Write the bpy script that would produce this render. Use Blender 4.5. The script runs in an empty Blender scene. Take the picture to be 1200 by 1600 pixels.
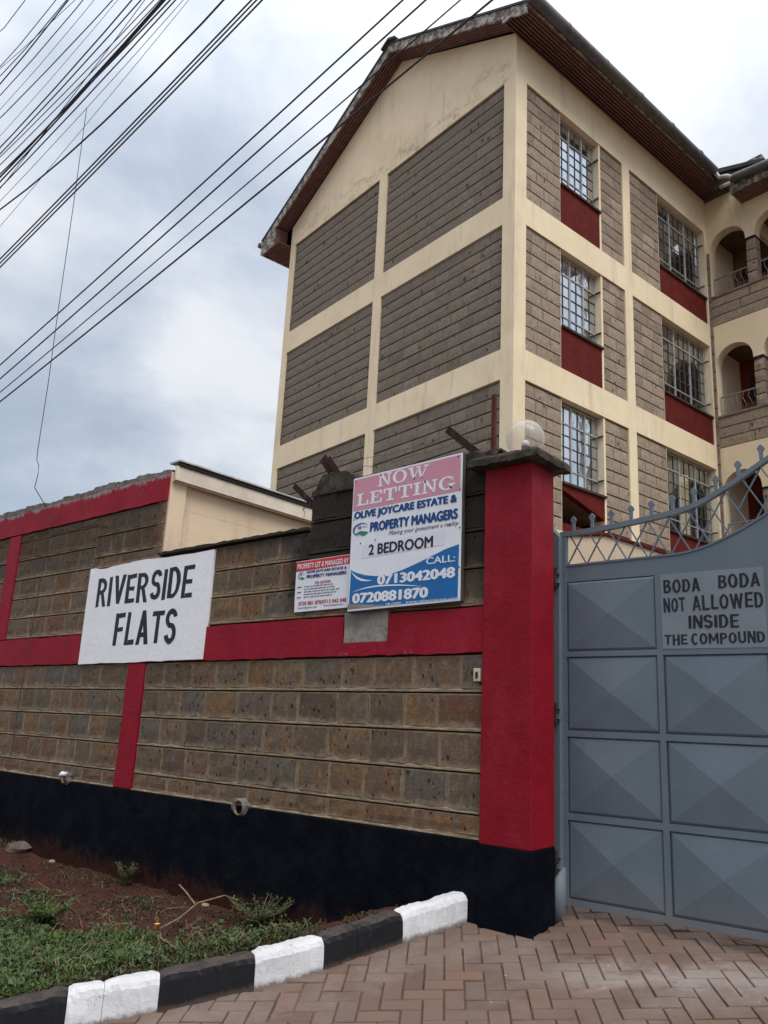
import bpy, math, random
from math import sin, cos, pi, radians, sqrt, atan2
from mathutils import Vector, Matrix, noise as mnoise

random.seed(11)
S = bpy.context.scene
COL = S.collection

# ------------------------------------------------------------------ camera
CAMLOC = Vector((2.668, -4.657, 1.28))
CX = Vector((0.790, 0.612, 0.037)).normalized()
CF = Vector((-0.602, 0.763, 0.235)).normalized()
CU = CX.cross(CF).normalized(); CX = CF.cross(CU).normalized()
cam_d = bpy.data.cameras.new("camera"); cam = bpy.data.objects.new("camera", cam_d); COL.objects.link(cam)
cam.matrix_world = Matrix(((CX.x, CU.x, -CF.x, CAMLOC.x), (CX.y, CU.y, -CF.y, CAMLOC.y), (CX.z, CU.z, -CF.z, CAMLOC.z), (0, 0, 0, 1)))
cam_d.sensor_fit = 'HORIZONTAL'; cam_d.sensor_width = 36.0; cam_d.lens = 36.0 * 1217.0 / 1200.0
cam_d.shift_x = -0.0491; cam_d.shift_y = 0.0280
cam_d.clip_start = 0.05; cam_d.clip_end = 2000
S.camera = cam

# ------------------------------------------------------------------ world, sun, exposure
SUN_AZ, SUN_EL = radians(-22), radians(55)       # azimuth measured from +X towards +Y
SUN_DIR = Vector((cos(SUN_AZ) * cos(SUN_EL), sin(SUN_AZ) * cos(SUN_EL), sin(SUN_EL)))
W = bpy.data.worlds.new("World"); S.world = W; W.use_nodes = True
nt = W.node_tree; nt.nodes.clear(); N = nt.nodes; L = nt.links
def nd(t, **k):
    n = N.new(t)
    for a, b in k.items(): setattr(n, a, b)
    return n
out = nd('ShaderNodeOutputWorld'); bgs = nd('ShaderNodeBackground'); bgc = nd('ShaderNodeBackground'); mix = nd('ShaderNodeMixShader')
sky = nd('ShaderNodeTexSky', sky_type='NISHITA', sun_disc=False, sun_elevation=SUN_EL, sun_rotation=pi / 2 - SUN_AZ)
L.new(sky.outputs[0], bgs.inputs[0]); bgs.inputs[1].default_value = 0.10
tc = nd('ShaderNodeTexCoord'); sep = nd('ShaderNodeSeparateXYZ'); L.new(tc.outputs['Generated'], sep.inputs[0])
def wmath(op, a, b=None, c=None, clamp=False):
    m = nd('ShaderNodeMath', operation=op, use_clamp=clamp)
    for i, v in enumerate((a, b, c)):
        if v is None: continue
        if isinstance(v, (int, float)): m.inputs[i].default_value = v
        else: L.new(v, m.inputs[i])
    return m.outputs[0]
zc = wmath('MAXIMUM', sep.outputs[2], 0.0)
den = wmath('ADD', zc, 0.35)
cmb = nd('ShaderNodeCombineXYZ'); L.new(wmath('DIVIDE', sep.outputs[0], den), cmb.inputs[0]); L.new(wmath('DIVIDE', sep.outputs[1], den), cmb.inputs[1])
def wnoise(scale, detail, rough, loc, dist=0.0):
    mp = nd('ShaderNodeMapping'); mp.inputs['Location'].default_value = loc; L.new(cmb.outputs[0], mp.inputs[0])
    n = nd('ShaderNodeTexNoise'); n.inputs['Scale'].default_value = scale; n.inputs['Detail'].default_value = detail
    n.inputs['Roughness'].default_value = rough; n.inputs['Distortion'].default_value = dist; L.new(mp.outputs[0], n.inputs['Vector']); return n.outputs[0]
n1 = wnoise(1.7, 6, 0.5, (3.1, 1.7, 0), 0.3); n2 = wnoise(4.2, 6, 0.55, (0.4, 6.2, 0), 0.5)
cl = wmath('ADD', wmath('ADD', wmath('MULTIPLY', n1, 0.70), wmath('MULTIPLY', n2, 0.33)), -0.012)
# thin high cloud opens on pale blue low down and thickens to white above
up = wmath('MULTIPLY', wmath('SUBTRACT', sep.outputs[2], 0.22, clamp=True), 0.27)
cl2 = wmath('ADD', cl, up)
cr = nd('ShaderNodeValToRGB'); L.new(cl2, cr.inputs[0])
e = cr.color_ramp.elements; e[0].position = 0.42; e[0].color = (0.385, 0.45, 0.555, 1); e[1].position = 0.76; e[1].color = (0.86, 0.87, 0.90, 1)
for p_, c_ in ((0.50, (0.45, 0.515, 0.62, 1)), (0.58, (0.60, 0.65, 0.73, 1)), (0.655, (0.77, 0.79, 0.83, 1))):
    q = cr.color_ramp.elements.new(p_); q.color = c_
# the sun behind the cloud lights a wide patch of it
dot = nd('ShaderNodeVectorMath', operation='DOT_PRODUCT'); L.new(tc.outputs['Generated'], dot.inputs[0]); dot.inputs[1].default_value = SUN_DIR
g1 = wmath('MULTIPLY', wmath('POWER', wmath('MAXIMUM', dot.outputs['Value'], 0.0), 6.0), 1.1)
zen = wmath('MULTIPLY', wmath('POWER', zc, 4.0), 1.6)
gain = wmath('ADD', 1.0, wmath('ADD', g1, zen))
vm = nd('ShaderNodeVectorMath', operation='SCALE'); L.new(cr.outputs[0], vm.inputs[0]); L.new(gain, vm.inputs['Scale'])
L.new(vm.outputs[0], bgc.inputs[0]); bgc.inputs[1].default_value = 0.93
mix.inputs[0].default_value = 0.88
L.new(bgs.outputs[0], mix.inputs[1]); L.new(bgc.outputs[0], mix.inputs[2]); L.new(mix.outputs[0], out.inputs[0])

sd = bpy.data.lights.new("sun", 'SUN'); sd.energy = 1.75; sd.angle = radians(35); sd.color = (1.0, 0.95, 0.87)
sun = bpy.data.objects.new("sun", sd); COL.objects.link(sun); sun.rotation_euler = SUN_DIR.to_track_quat('Z', 'Y').to_euler()
S.view_settings.view_transform = 'Standard'; S.view_settings.look = 'None'; S.view_settings.gamma = 1.0
S.view_settings.use_curve_mapping = False; S.view_settings.exposure = 0.24

# ------------------------------------------------------------------ materials
class Mat:
    def __init__(s, name):
        s.m = bpy.data.materials.new(name); s.m.use_nodes = True; s.t = s.m.node_tree
        s.b = s.t.nodes['Principled BSDF']; s.b.inputs['Specular IOR Level'].default_value = 0.3
        s.geo = s.n('ShaderNodeNewGeometry'); s.tc = s.n('ShaderNodeTexCoord'); s.oi = s.n('ShaderNodeObjectInfo')
        s.hs = []
    def n(s, t, **k):
        x = s.t.nodes.new(t)
        for a, b in k.items(): setattr(x, a, b)
        return x
    def l(s, a, b): s.t.links.new(a, b)
    def put(s, v, inp):
        if isinstance(v, (int, float)): inp.default_value = v
        elif isinstance(v, (tuple, list)): inp.default_value = (*v[:3], 1) if inp.type == 'RGBA' else v
        else: s.l(v, inp)
    def math(s, op, a, b=0.0, clamp=False):
        m = s.n('ShaderNodeMath', operation=op, use_clamp=clamp); s.put(a, m.inputs[0]); s.put(b, m.inputs[1]); return m.outputs[0]
    def noise(s, scale, detail=4, rough=0.6, vec=None, stretch=None, dist=0.0):
        v = vec or s.geo.outputs['Position']
        if stretch:
            mp = s.n('ShaderNodeMapping'); mp.inputs['Scale'].default_value = stretch; s.l(v, mp.inputs[0]); v = mp.outputs[0]
        x = s.n('ShaderNodeTexNoise'); s.l(v, x.inputs['Vector']); x.inputs['Scale'].default_value = scale
        x.inputs['Detail'].default_value = detail; x.inputs['Roughness'].default_value = rough; x.inputs['Distortion'].default_value = dist
        return x.outputs[0]
    def vor(s, scale, stretch=None, feat='F1'):
        v = s.geo.outputs['Position']
        if stretch:
            mp = s.n('ShaderNodeMapping'); mp.inputs['Scale'].default_value = stretch; s.l(v, mp.inputs[0]); v = mp.outputs[0]
        x = s.n('ShaderNodeTexVoronoi', feature=feat); s.l(v, x.inputs['Vector']); x.inputs['Scale'].default_value = scale; return x.outputs['Distance']
    def ramp(s, v, lo, hi, a=0.0, b=1.0):
        m = s.n('ShaderNodeMapRange'); s.put(v, m.inputs[0]); m.inputs[1].default_value = lo; m.inputs[2].default_value = hi
        m.inputs[3].default_value = a; m.inputs[4].default_value = b; m.interpolation_type = 'SMOOTHSTEP'; return m.outputs[0]
    def mixc(s, f, a, b, mode='MIX'):
        m = s.n('ShaderNodeMix', data_type='RGBA', blend_type=mode); s.put(f, m.inputs[0]); s.put(a, m.inputs[6]); s.put(b, m.inputs[7]); return m.outputs[2]
    def crand(s, v, cols):
        r = s.n('ShaderNodeValToRGB'); s.put(v, r.inputs[0]); el = r.color_ramp.elements
        el[0].position = 0; el[0].color = (*cols[0], 1); el[1].position = 1; el[1].color = (*cols[-1], 1)
        for i, c in enumerate(cols[1:-1]): q = el.new((i + 1) / (len(cols) - 1)); q.color = (*c, 1)
        return r.outputs[0]
    def xyz(s, v=None):
        q = s.n('ShaderNodeSeparateXYZ'); s.l(v or s.geo.outputs['Position'], q.inputs[0]); return q.outputs
    def col(s, c): s.put(c, s.b.inputs['Base Color']); return s
    def rough(s, r): s.put(r, s.b.inputs['Roughness']); return s
    def bump(s, h, dist=0.01, strength=1.0):
        x = s.n('ShaderNodeBump'); x.inputs['Distance'].default_value = dist; x.inputs['Strength'].default_value = strength; s.put(h, x.inputs['Height'])
        if s.hs: s.l(s.hs[-1], x.inputs['Normal'])
        s.hs.append(x.outputs[0]); s.l(x.outputs[0], s.b.inputs['Normal']); return s

def m_simple(name, c, rough=0.7, var=0.12, scale=6, bump=0.0, bscale=60, metal=0.0, spec=0.3):
    M = Mat(name); n_ = M.noise(scale, 5, 0.65)
    f = M.ramp(n_, 0.3, 0.7)
    M.col(M.mixc(f, [x * (1 - var) for x in c], [min(1, x * (1 + var)) for x in c])).rough(rough)
    if bump: M.bump(M.noise(bscale, 4, 0.7), bump)
    M.b.inputs['Metallic'].default_value = metal; M.b.inputs['Specular IOR Level'].default_value = spec
    return M.m

def m_stone(name, cols, mort, pit=0.5, edge=0.05, dark=None, pscale=17, bot=1.0, side=1.5):
    M = Mat(name)
    base = M.crand(M.oi.outputs['Random'], cols)
    pn = M.noise(7, 5, 0.65); base = M.mixc(M.ramp(pn, 0.40, 0.62, 0, 0.65), base, M.crand(M.noise(2.3, 3), [cols[0], cols[2], cols[-1]]))
    fine = M.noise(48, 6, 0.8); base = M.mixc(M.ramp(fine, 0.38, 0.68, 0, 0.62), base, [c * 0.42 for c in cols[1]])
    mid = M.noise(19, 5, 0.7, stretch=(1, 1, 0.6)); base = M.mixc(M.ramp(mid, 0.48, 0.64, 0, 0.75), base, [c * 0.5 for c in cols[3]]); base = M.mixc(M.ramp(mid, 0.46, 0.30, 0, 0.45), base, [min(1, c * 1.35) for c in cols[-1]])
    # chisel pits, taller than wide
    pv = M.vor(pscale, (1, 1, 0.5)); pr = M.noise(4, 3); pits = M.math('MULTIPLY', M.ramp(pv, 0.12, 0.24, 1, 0), M.ramp(pr, 0.56 - 0.12 * pit, 0.62 - 0.1 * pit, 0, 1))
    base = M.mixc(M.math('MULTIPLY', pits, 0.8), base, [c * 0.22 for c in cols[0]])
    # mortar smeared over the edges of each block
    g = M.xyz(M.tc.outputs['Generated'])
    ex = M.math('MINIMUM', g[0], M.math('SUBTRACT', 1.0, g[0])); nz = M.math('MULTIPLY', M.math('SUBTRACT', M.noise(10, 7, 0.8), 0.5), 0.19)
    bt = M.math('MULTIPLY', g[2], bot)
    tp = M.math('ADD', M.math('MULTIPLY', M.math('SUBTRACT', 1.0, g[2]), 1.8), 0.02)
    ed = M.math('ADD', M.math('MINIMUM', M.math('MINIMUM', M.math('MULTIPLY', ex, side), bt), tp), nz)
    sm = M.math('MULTIPLY', M.ramp(ed, edge - 0.03, edge + 0.035, 0.8, 0.0), M.ramp(M.noise(3.1, 3), 0.3, 0.6, 0.25, 1.0))
    mc = M.mixc(M.ramp(M.noise(30, 4), 0.3, 0.7), mort, [c * 0.7 for c in mort])
    colr = M.mixc(sm, base, mc)
    if dark: colr = M.mixc(dark(M), colr, (0.014, 0.012, 0.010))
    M.col(colr).rough(0.93)
    h = M.math('SUBTRACT', M.math('ADD', M.math('MULTIPLY', fine, 0.5), M.math('MULTIPLY', pn, 0.7)), M.math('MULTIPLY', pits, 1.0))
    M.bump(h, 0.018, 1.0); return M.m

def wall_dark(M):
    p = M.xyz()
    # soot black mould on the stepped-up end of the wall and running down from its top
    nz = M.noise(2.2, 6, 0.7, stretch=(1, 1, 0.45))
    a = M.ramp(M.math('ADD', p[0], M.math('MULTIPLY', nz, 0.8)), -2.25, -1.8)
    b = M.ramp(M.math('ADD', p[2], M.math('MULTIPLY', nz, 1.1)), 2.55, 3.05)
    main = M.math('MULTIPLY', a, b)
    streak = M.noise(5, 5, 0.7, stretch=(1, 1, 0.15))
    c = M.math('MULTIPLY', M.ramp(M.math('ADD', p[2], M.math('MULTIPLY', streak, 0.9)), 3.05, 3.5), M.ramp(p[0], -4.6, -4.4))
    d = M.ramp(M.noise(2.6, 7, 0.8), 0.55, 0.70, 0, 0.8)
    left = M.math('MULTIPLY', M.ramp(M.math('ADD', p[2], M.math('MULTIPLY', M.noise(1.5, 5, 0.7), 1.2)), 3.1, 3.9), M.ramp(p[0], -4.5, -4.7, 0, 0.55))
    return M.math('MULTIPLY', M.math('MAXIMUM', M.math('MAXIMUM', main, M.math('MULTIPLY', c, 0.85)), M.math('MAXIMUM', M.math('MULTIPLY', d, 0.6), left)), 0.93)

WST = [(0.085, 0.058, 0.038), (0.175, 0.120, 0.070), (0.105, 0.102, 0.098), (0.235, 0.135, 0.060), (0.165, 0.060, 0.030), (0.240, 0.180, 0.112)]
MAT = {}
MAT['wall_stone'] = m_stone('wall_stone', WST, (0.34, 0.262, 0.175), 0.95, 0.03, wall_dark, 21, 0.26, 1.25)
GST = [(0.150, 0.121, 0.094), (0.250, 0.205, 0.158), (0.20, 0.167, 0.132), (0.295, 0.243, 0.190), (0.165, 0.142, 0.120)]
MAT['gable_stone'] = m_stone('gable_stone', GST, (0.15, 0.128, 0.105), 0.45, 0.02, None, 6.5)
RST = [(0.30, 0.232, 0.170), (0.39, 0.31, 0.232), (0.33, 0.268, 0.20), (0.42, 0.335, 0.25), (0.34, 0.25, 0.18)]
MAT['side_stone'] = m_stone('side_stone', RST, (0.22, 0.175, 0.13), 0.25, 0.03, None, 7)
def mk_mortar(name, c, dk=None):
    M = Mat(name); f = M.ramp(M.noise(9, 6, 0.7), 0.3, 0.7); cc = M.mixc(f, c, [x * 0.6 for x in c])
    if dk: cc = M.mixc(dk(M), cc, (0.014, 0.012, 0.010))
    M.col(cc).rough(0.95); M.bump(M.noise(45, 5, 0.75), 0.008); return M.m
MAT['mortar'] = mk_mortar('mortar', (0.31, 0.235, 0.15), wall_dark)
MAT['joint'] = m_simple('joint', (0.035, 0.028, 0.022), 0.95)
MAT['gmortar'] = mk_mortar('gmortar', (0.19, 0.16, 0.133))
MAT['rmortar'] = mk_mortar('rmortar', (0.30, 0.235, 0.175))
def mk_red(name, c, chip):
    M = Mat(name); p = M.xyz(); f = M.ramp(M.noise(3, 5, 0.7), 0.3, 0.7); cc = M.mixc(f, c, [x * 0.78 for x in c]); cc = M.mixc(M.ramp(M.noise(1.4, 6, 0.75, stretch=(1, 1, 0.5)), 0.45, 0.75, 0, 0.4), cc, (0.33, 0.04, 0.06)); cc = M.mixc(M.ramp(M.noise(9, 5, 0.85, stretch=(1, 1, 0.3)), 0.60, 0.75, 0, 0.35), cc, (0.13, 0.02, 0.02))
    if chip:
        # bare cement where the paint has worn, most along the upper edge of the top band
        nn = M.noise(11, 6, 0.75)
        t = M.ramp(M.math('ADD', p[2], M.math('MULTIPLY', M.noise(6, 6, 0.8, stretch=(1, 1, 0.6)), 0.30)), 3.905, 3.945)
        u = M.math('MULTIPLY', M.ramp(nn, 0.60, 0.66), M.ramp(M.math('ABSOLUTE', M.math('ADD', p[0], 1.35)), 0.2, 0.75, 1, 0))
        u = M.math('MULTIPLY', u, M.ramp(p[2], 2.3, 2.4, 1, 0))
        cc = M.mixc(M.math('MAXIMUM', M.math('MULTIPLY', u, 0.6), t), cc, (0.27, 0.22, 0.21))
    else:
        sp = M.ramp(M.noise(16, 4, 0.8), 0.73, 0.76); cc = M.mixc(M.math('MULTIPLY', sp, 0.35), cc, (0.45, 0.25, 0.25))
    M.b.inputs['Specular IOR Level'].default_value = 0.18; M.col(cc).rough(0.62); M.bump(M.noise(28, 5, 0.7), 0.006); M.bump(M.noise(3.0, 3, 0.5), 0.02, 0.5); return M.m
MAT['red'] = mk_red('red_paint', (0.275, 0.006, 0.020), True)
MAT['redp'] = mk_red('red_paint_pillar', (0.235, 0.0045, 0.014), False)
MAT['spandrel'] = m_simple('spandrel_red', (0.105, 0.013, 0.010), 0.85, 0.18, 5, 0.004, spec=0.15)
def mk_cream(name, c, mould=False):
    M = Mat(name); f = M.ramp(M.noise(1.2, 5, 0.65), 0.3, 0.75)
    cc = M.mixc(f, c, [c[0] * 0.90, c[1] * 0.885, c[2] * 0.86])
    st = M.math('MULTIPLY', M.ramp(M.noise(3.2, 6, 0.75, stretch=(1, 1, 0.13)), 0.52, 0.76), 0.55)
    cc = M.mixc(st, cc, (0.36, 0.30, 0.225)); sp = M.ramp(M.noise(2.6, 6, 0.85), 0.65, 0.74, 0, 0.6); cc = M.mixc(sp, cc, (0.30, 0.26, 0.21))
    p = M.xyz(); mo = M.math('MULTIPLY', M.math('MULTIPLY', M.ramp(p[2], 13.02, 13.18), M.ramp(p[2], 13.25, 13.95, 1, 0)), M.ramp(M.noise(2.1, 7, 0.8, stretch=(1, 1, 1.6)), 0.47, 0.66, 0, 0.75)); cc = M.mixc(mo, cc, (0.23, 0.20, 0.155)) if mould else cc
    M.col(cc).rough(0.85); M.bump(M.noise(35, 4, 0.7), 0.004); M.bump(M.noise(1.6, 3), 0.03, 0.4); return M.m
MAT['cream'] = mk_cream('cream_render', (0.79, 0.665, 0.465))
MAT['cream_gable'] = mk_cream('cream_gable_render', (0.79, 0.665, 0.47), True)
MAT['cream2'] = mk_cream('cream_outbuilding', (0.68, 0.53, 0.375))
def mk_plinth():
    M = Mat('black_plinth_paint'); p = M.xyz()
    c = M.mixc(M.ramp(M.noise(4, 6, 0.7), 0.35, 0.7), (0.0035, 0.0045, 0.008), (0.007, 0.009, 0.013))
    mud = M.ramp(M.math('SUBTRACT', p[2], M.math('MULTIPLY', M.noise(5, 8, 0.85), 0.9)), -0.72, -0.52, 0.8, 0)
    mud = M.math('MULTIPLY', mud, M.ramp(p[0], -1.2, -0.4, 1, 0.25))
    c = M.mixc(mud, c, (0.050, 0.019, 0.012)); c = M.mixc(M.ramp(M.noise(13, 7, 0.85), 0.64, 0.72, 0, 0.5), c, (0.032, 0.028, 0.026)); M.b.inputs['Specular IOR Level'].default_value = 0.03; M.col(c).rough(0.7); M.bump(M.noise(22, 6, 0.8), 0.012); M.bump(M.noise(5, 3), 0.03, 0.7); return M.m
MAT['black'] = mk_plinth()
MAT['cement'] = m_simple('cement', (0.24, 0.225, 0.20), 0.95, 0.3, 7, 0.012, 25)
def mk_coping():
    M = Mat('weathered_coping'); c = M.crand(M.ramp(M.noise(8, 6, 0.75), 0.25, 0.75), [(0.018, 0.016, 0.014), (0.04, 0.034, 0.028), (0.11, 0.095, 0.07)])
    c = M.mixc(M.ramp(M.noise(22, 4, 0.8), 0.60, 0.68, 0, 0.7), c, (0.17, 0.155, 0.10)); M.col(c).rough(0.95); M.bump(M.noise(26, 6, 0.8), 0.02); return M.m
MAT['coping'] = mk_coping()
MAT['dkcoping'] = m_simple('sooty_coping', (0.030, 0.024, 0.020), 0.95, 0.5, 9, 0.012, 25)
MAT['capping'] = m_simple('rough_cement_top', (0.15, 0.135, 0.125), 0.95, 0.45, 9, 0.02, 22)
MAT['white_sign'] = m_simple('white_sign_paint', (0.80, 0.81, 0.83), 0.55, 0.03, 4, 0.004, 18)
MAT['ink'] = m_simple('black_lettering', (0.012, 0.013, 0.018), 0.5, 0.2)
def mk_vinyl(name, c, r=0.35):
    M = Mat(name); cc = M.mixc(M.ramp(M.noise(5, 6, 0.7), 0.3, 0.75, 0, 0.35), c, [x * 0.8 for x in c]); M.col(cc).rough(r)
    M.bump(M.noise(3.5, 2, 0.4, stretch=(1, 1, 0.7)), 0.012, 0.6); return M.m
MAT['v_white'] = mk_vinyl('banner_white', (0.72, 0.75, 0.80)); MAT['v_pink'] = mk_vinyl('banner_faded_pink', (0.56, 0.255, 0.325))
MAT['v_blue'] = mk_vinyl('banner_blue', (0.008, 0.125, 0.36)); MAT['v_dkblue'] = mk_vinyl('banner_dark_blue', (0.006, 0.055, 0.21))
MAT['v_ink'] = mk_vinyl('banner_black', (0.015, 0.015, 0.03)); MAT['v_green'] = mk_vinyl('banner_green', (0.02, 0.22, 0.13))
MAT['v_red'] = mk_vinyl('banner_red', (0.55, 0.025, 0.03)); MAT['v_grey'] = mk_vinyl('banner_grey', (0.52, 0.55, 0.60)); MAT['v_navy'] = mk_vinyl('banner_navy', (0.02, 0.03, 0.17))
MAT['v_maroon'] = mk_vinyl('banner_crimson', (0.42, 0.02, 0.05)); MAT['v_text'] = mk_vinyl('banner_grey_text', (0.12, 0.12, 0.16))
def mk_gate():
    M = Mat('grey_gate_paint'); c = M.mixc(M.ramp(M.noise(1.8, 5, 0.6), 0.3, 0.7), (0.098, 0.127, 0.154), (0.118, 0.149, 0.178))
    rz = M.xyz(); d = M.ramp(M.math('ADD', rz[2], M.math('MULTIPLY', M.noise(4, 5, 0.7), 0.3)), 0.25, 0.55, 0.35, 0)
    c = M.mixc(d, c, (0.19, 0.165, 0.15)); c = M.mixc(M.ramp(M.noise(3.5, 6, 0.8, stretch=(1, 1, 0.25)), 0.55, 0.75, 0, 0.30), c, (0.20, 0.22, 0.23)); c = M.mixc(M.ramp(M.vor(3.1), 0.012, 0.028, 0.8, 0), c, (0.05, 0.03, 0.02)); M.col(c).rough(M.ramp(M.noise(6, 4), 0.3, 0.7, 0.38, 0.55)); M.b.inputs['Specular IOR Level'].default_value = 0.38
    M.bump(M.noise(2.2, 2, 0.4), 0.012, 0.6); M.bump(M.noise(60, 3), 0.001); return M.m
MAT['gate'] = mk_gate(); MAT['gate_plate'] = m_simple('gate_notice_plate', (0.158, 0.185, 0.210), 0.45, 0.06, 4, 0.003, 6, spec=0.45)
MAT['steel'] = m_simple('glazing_bar_dark', (0.06, 0.06, 0.058), 0.6, 0.2, 10); MAT['wsteel'] = m_simple('window_frame_steel', (0.32, 0.33, 0.32), 0.5, 0.2, 10); MAT['rail'] = m_simple('balcony_rail_paint', (0.23, 0.205, 0.18), 0.6, 0.25, 12)
MAT['rust'] = m_simple('rusty_angle_iron', (0.035, 0.018, 0.014), 0.9, 0.5, 14, 0.006); MAT['redoxide'] = m_simple('red_oxide_tube', (0.085, 0.018, 0.013), 0.85, 0.35, 12, 0.003)
MAT['soffit'] = m_simple('soffit_board_brown', (0.155, 0.075, 0.070), 0.6, 0.25, 6, 0.002); MAT['soffit_dark'] = m_simple('soffit_gap', (0.012, 0.007, 0.007), 0.9)
def mk_peel():
    M = Mat('peeling_barge_paint'); f = M.ramp(M.noise(7, 7, 0.8), 0.44, 0.54); c = M.mixc(f, (0.12, 0.105, 0.09), (0.42, 0.39, 0.35))
    c = M.mixc(M.ramp(M.noise(17, 5, 0.8), 0.58, 0.66), c, (0.05, 0.042, 0.036)); M.col(c).rough(0.9); M.bump(f, 0.01); return M.m
MAT['peel'] = mk_peel(); MAT['roof'] = m_simple('roof_sheet_dark', (0.045, 0.042, 0.045), 0.7, 0.35, 5, 0.01, 20)
MAT['gutter'] = m_simple('grey_gutter', (0.105, 0.105, 0.105), 0.5, 0.25, 3, 0.004, 10); MAT['pvc'] = m_simple('pale_pvc', (0.45, 0.43, 0.41), 0.5, 0.2, 8)
MAT['fascia'] = m_simple('cream_fascia', (0.62, 0.54, 0.44), 0.6, 0.12, 4); MAT['wood'] = m_simple('fascia_batten', (0.22, 0.15, 0.12), 0.8, 0.3, 8)
MAT['sill'] = m_simple('dark_sill', (0.055, 0.03, 0.028), 0.85, 0.3, 8, 0.005); MAT['ledge'] = m_simple('balcony_ledge', (0.20, 0.15, 0.12), 0.85, 0.3, 6, 0.005)
MAT['maroon'] = m_simple('maroon_inner_wall', (0.17, 0.03, 0.02), 0.85, 0.2, 3); MAT['brown'] = m_simple('brown_inner_wall', (0.17, 0.115, 0.085), 0.9, 0.2, 3)
MAT['dark'] = m_simple('dark_interior_and_shade', (0.02, 0.018, 0.017), 0.95); MAT['door'] = m_simple('dark_door', (0.03, 0.022, 0.02), 0.6)
MAT['curtainw'] = m_simple('white_net_curtain', (0.93, 0.93, 0.93), 0.9, 0.04, 9); MAT['curtaing'] = m_simple('grey_curtain', (0.20, 0.20, 0.18), 0.9, 0.35, 5)
def mk_glass(name, refl):
    m = bpy.data.materials.new(name); m.use_nodes = True; t = m.node_tree; t.nodes.clear()
    o = t.nodes.new('ShaderNodeOutputMaterial'); g = t.nodes.new('ShaderNodeBsdfGlossy'); tr = t.nodes.new('ShaderNodeBsdfTransparent'); x = t.nodes.new('ShaderNodeMixShader')
    lw = t.nodes.new('ShaderNodeFresnel'); lw.inputs[0].default_value = 1.5; a = t.nodes.new('ShaderNodeMath'); a.operation = 'MULTIPLY_ADD'; a.inputs[1].default_value = 1.5; a.inputs[2].default_value = refl; a.use_clamp = True
    n_ = t.nodes.new('ShaderNodeTexNoise'); n_.inputs['Scale'].default_value = 1.3; b = t.nodes.new('ShaderNodeBump'); b.inputs['Distance'].default_value = 0.02; b.inputs['Strength'].default_value = 0.12
    t.links.new(n_.outputs[0], b.inputs['Height']); t.links.new(b.outputs[0], g.inputs['Normal'])
    g.inputs['Roughness'].default_value = 0.05; g.inputs['Color'].default_value = (0.9, 0.95, 1, 1); tr.inputs[0].default_value = (0.93, 0.95, 0.95, 1)
    t.links.new(lw.outputs[0], a.inputs[0]); t.links.new(a.outputs[0], x.inputs[0]); t.links.new(tr.outputs[0], x.inputs[1]); t.links.new(g.outputs[0], x.inputs[2]); t.links.new(x.outputs[0], o.inputs[0]); return m
MAT['glass'] = mk_glass('window_glass', 0.24); MAT['glassw'] = mk_glass('bright_window_glass', 0.58)
def mk_globe():
    m = bpy.data.materials.new('clear_globe_plastic'); m.use_nodes = True; t = m.node_tree; b = t.nodes['Principled BSDF']; o = t.nodes['Material Output']
    b.inputs['Base Color'].default_value = (0.66, 0.61, 0.56, 1); b.inputs['Roughness'].default_value = 0.12; b.inputs['Specular IOR Level'].default_value = 0.8
    tr = t.nodes.new('ShaderNodeBsdfTransparent'); x = t.nodes.new('ShaderNodeMixShader'); lw = t.nodes.new('ShaderNodeLayerWeight'); lw.inputs[0].default_value = 0.35
    mr = t.nodes.new('ShaderNodeMapRange'); mr.inputs[3].default_value = 0.28; mr.inputs[4].default_value = 0.62; mr.inputs[2].default_value = 0.9
    t.links.new(lw.outputs['Facing'], mr.inputs[0]); t.links.new(mr.outputs[0], x.inputs[0]); t.links.new(tr.outputs[0], x.inputs[1]); t.links.new(b.outputs[0], x.inputs[2]); t.links.new(x.outputs[0], o.inputs[0]); return m
MAT['globe'] = mk_globe(); MAT['bulb'] = m_simple('bulb_white', (0.8, 0.78, 0.72), 0.4, 0.03)
def mk_paver():
    M = Mat('clay_paver'); c = M.crand(M.oi.outputs['Random'], [(0.112, 0.070, 0.053), (0.150, 0.096, 0.074), (0.128, 0.088, 0.071), (0.165, 0.100, 0.072), (0.135, 0.098, 0.083)])
    d = M.ramp(M.noise(1.3, 6, 0.75), 0.42, 0.72, 0, 0.7); c = M.mixc(d, c, (0.215, 0.180, 0.160)); c = M.mixc(M.ramp(M.noise(70, 4, 0.8), 0.35, 0.75, 0, 0.4), c, (0.12, 0.08, 0.065))
    pp = M.xyz(); rr_ = M.math('SUBTRACT', M.math('ADD', pp[1], M.math('MULTIPLY', pp[0], -0.55)), -0.55); sw = M.math('MULTIPLY', M.ramp(M.math('ABSOLUTE', M.math('ADD', rr_, M.math('MULTIPLY', M.math('SUBTRACT', M.noise(2, 5, 0.8), 0.5), 0.9))), 0.02, 0.30, 0.55, 0), M.ramp(pp[0], 0.1, 0.7)); c = M.mixc(sw, c, (0.33, 0.29, 0.27))
    c = M.mixc(M.ramp(M.noise(3.3, 5, 0.8), 0.60, 0.70, 0, 0.45), c, (0.055, 0.042, 0.036))
    sp = M.ramp(M.vor(4.2), 0.02, 0.045, 0.55, 0); c = M.mixc(sp, c, (0.45, 0.42, 0.38))
    M.col(c).rough(0.85); M.bump(M.noise(80, 4, 0.8), 0.003); M.bump(M.noise(9, 4), 0.006); return M.m
MAT['paver'] = mk_paver(); MAT['bed'] = m_simple('joint_sand', (0.10, 0.062, 0.046), 0.95, 0.3, 8, 0.006)
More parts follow.
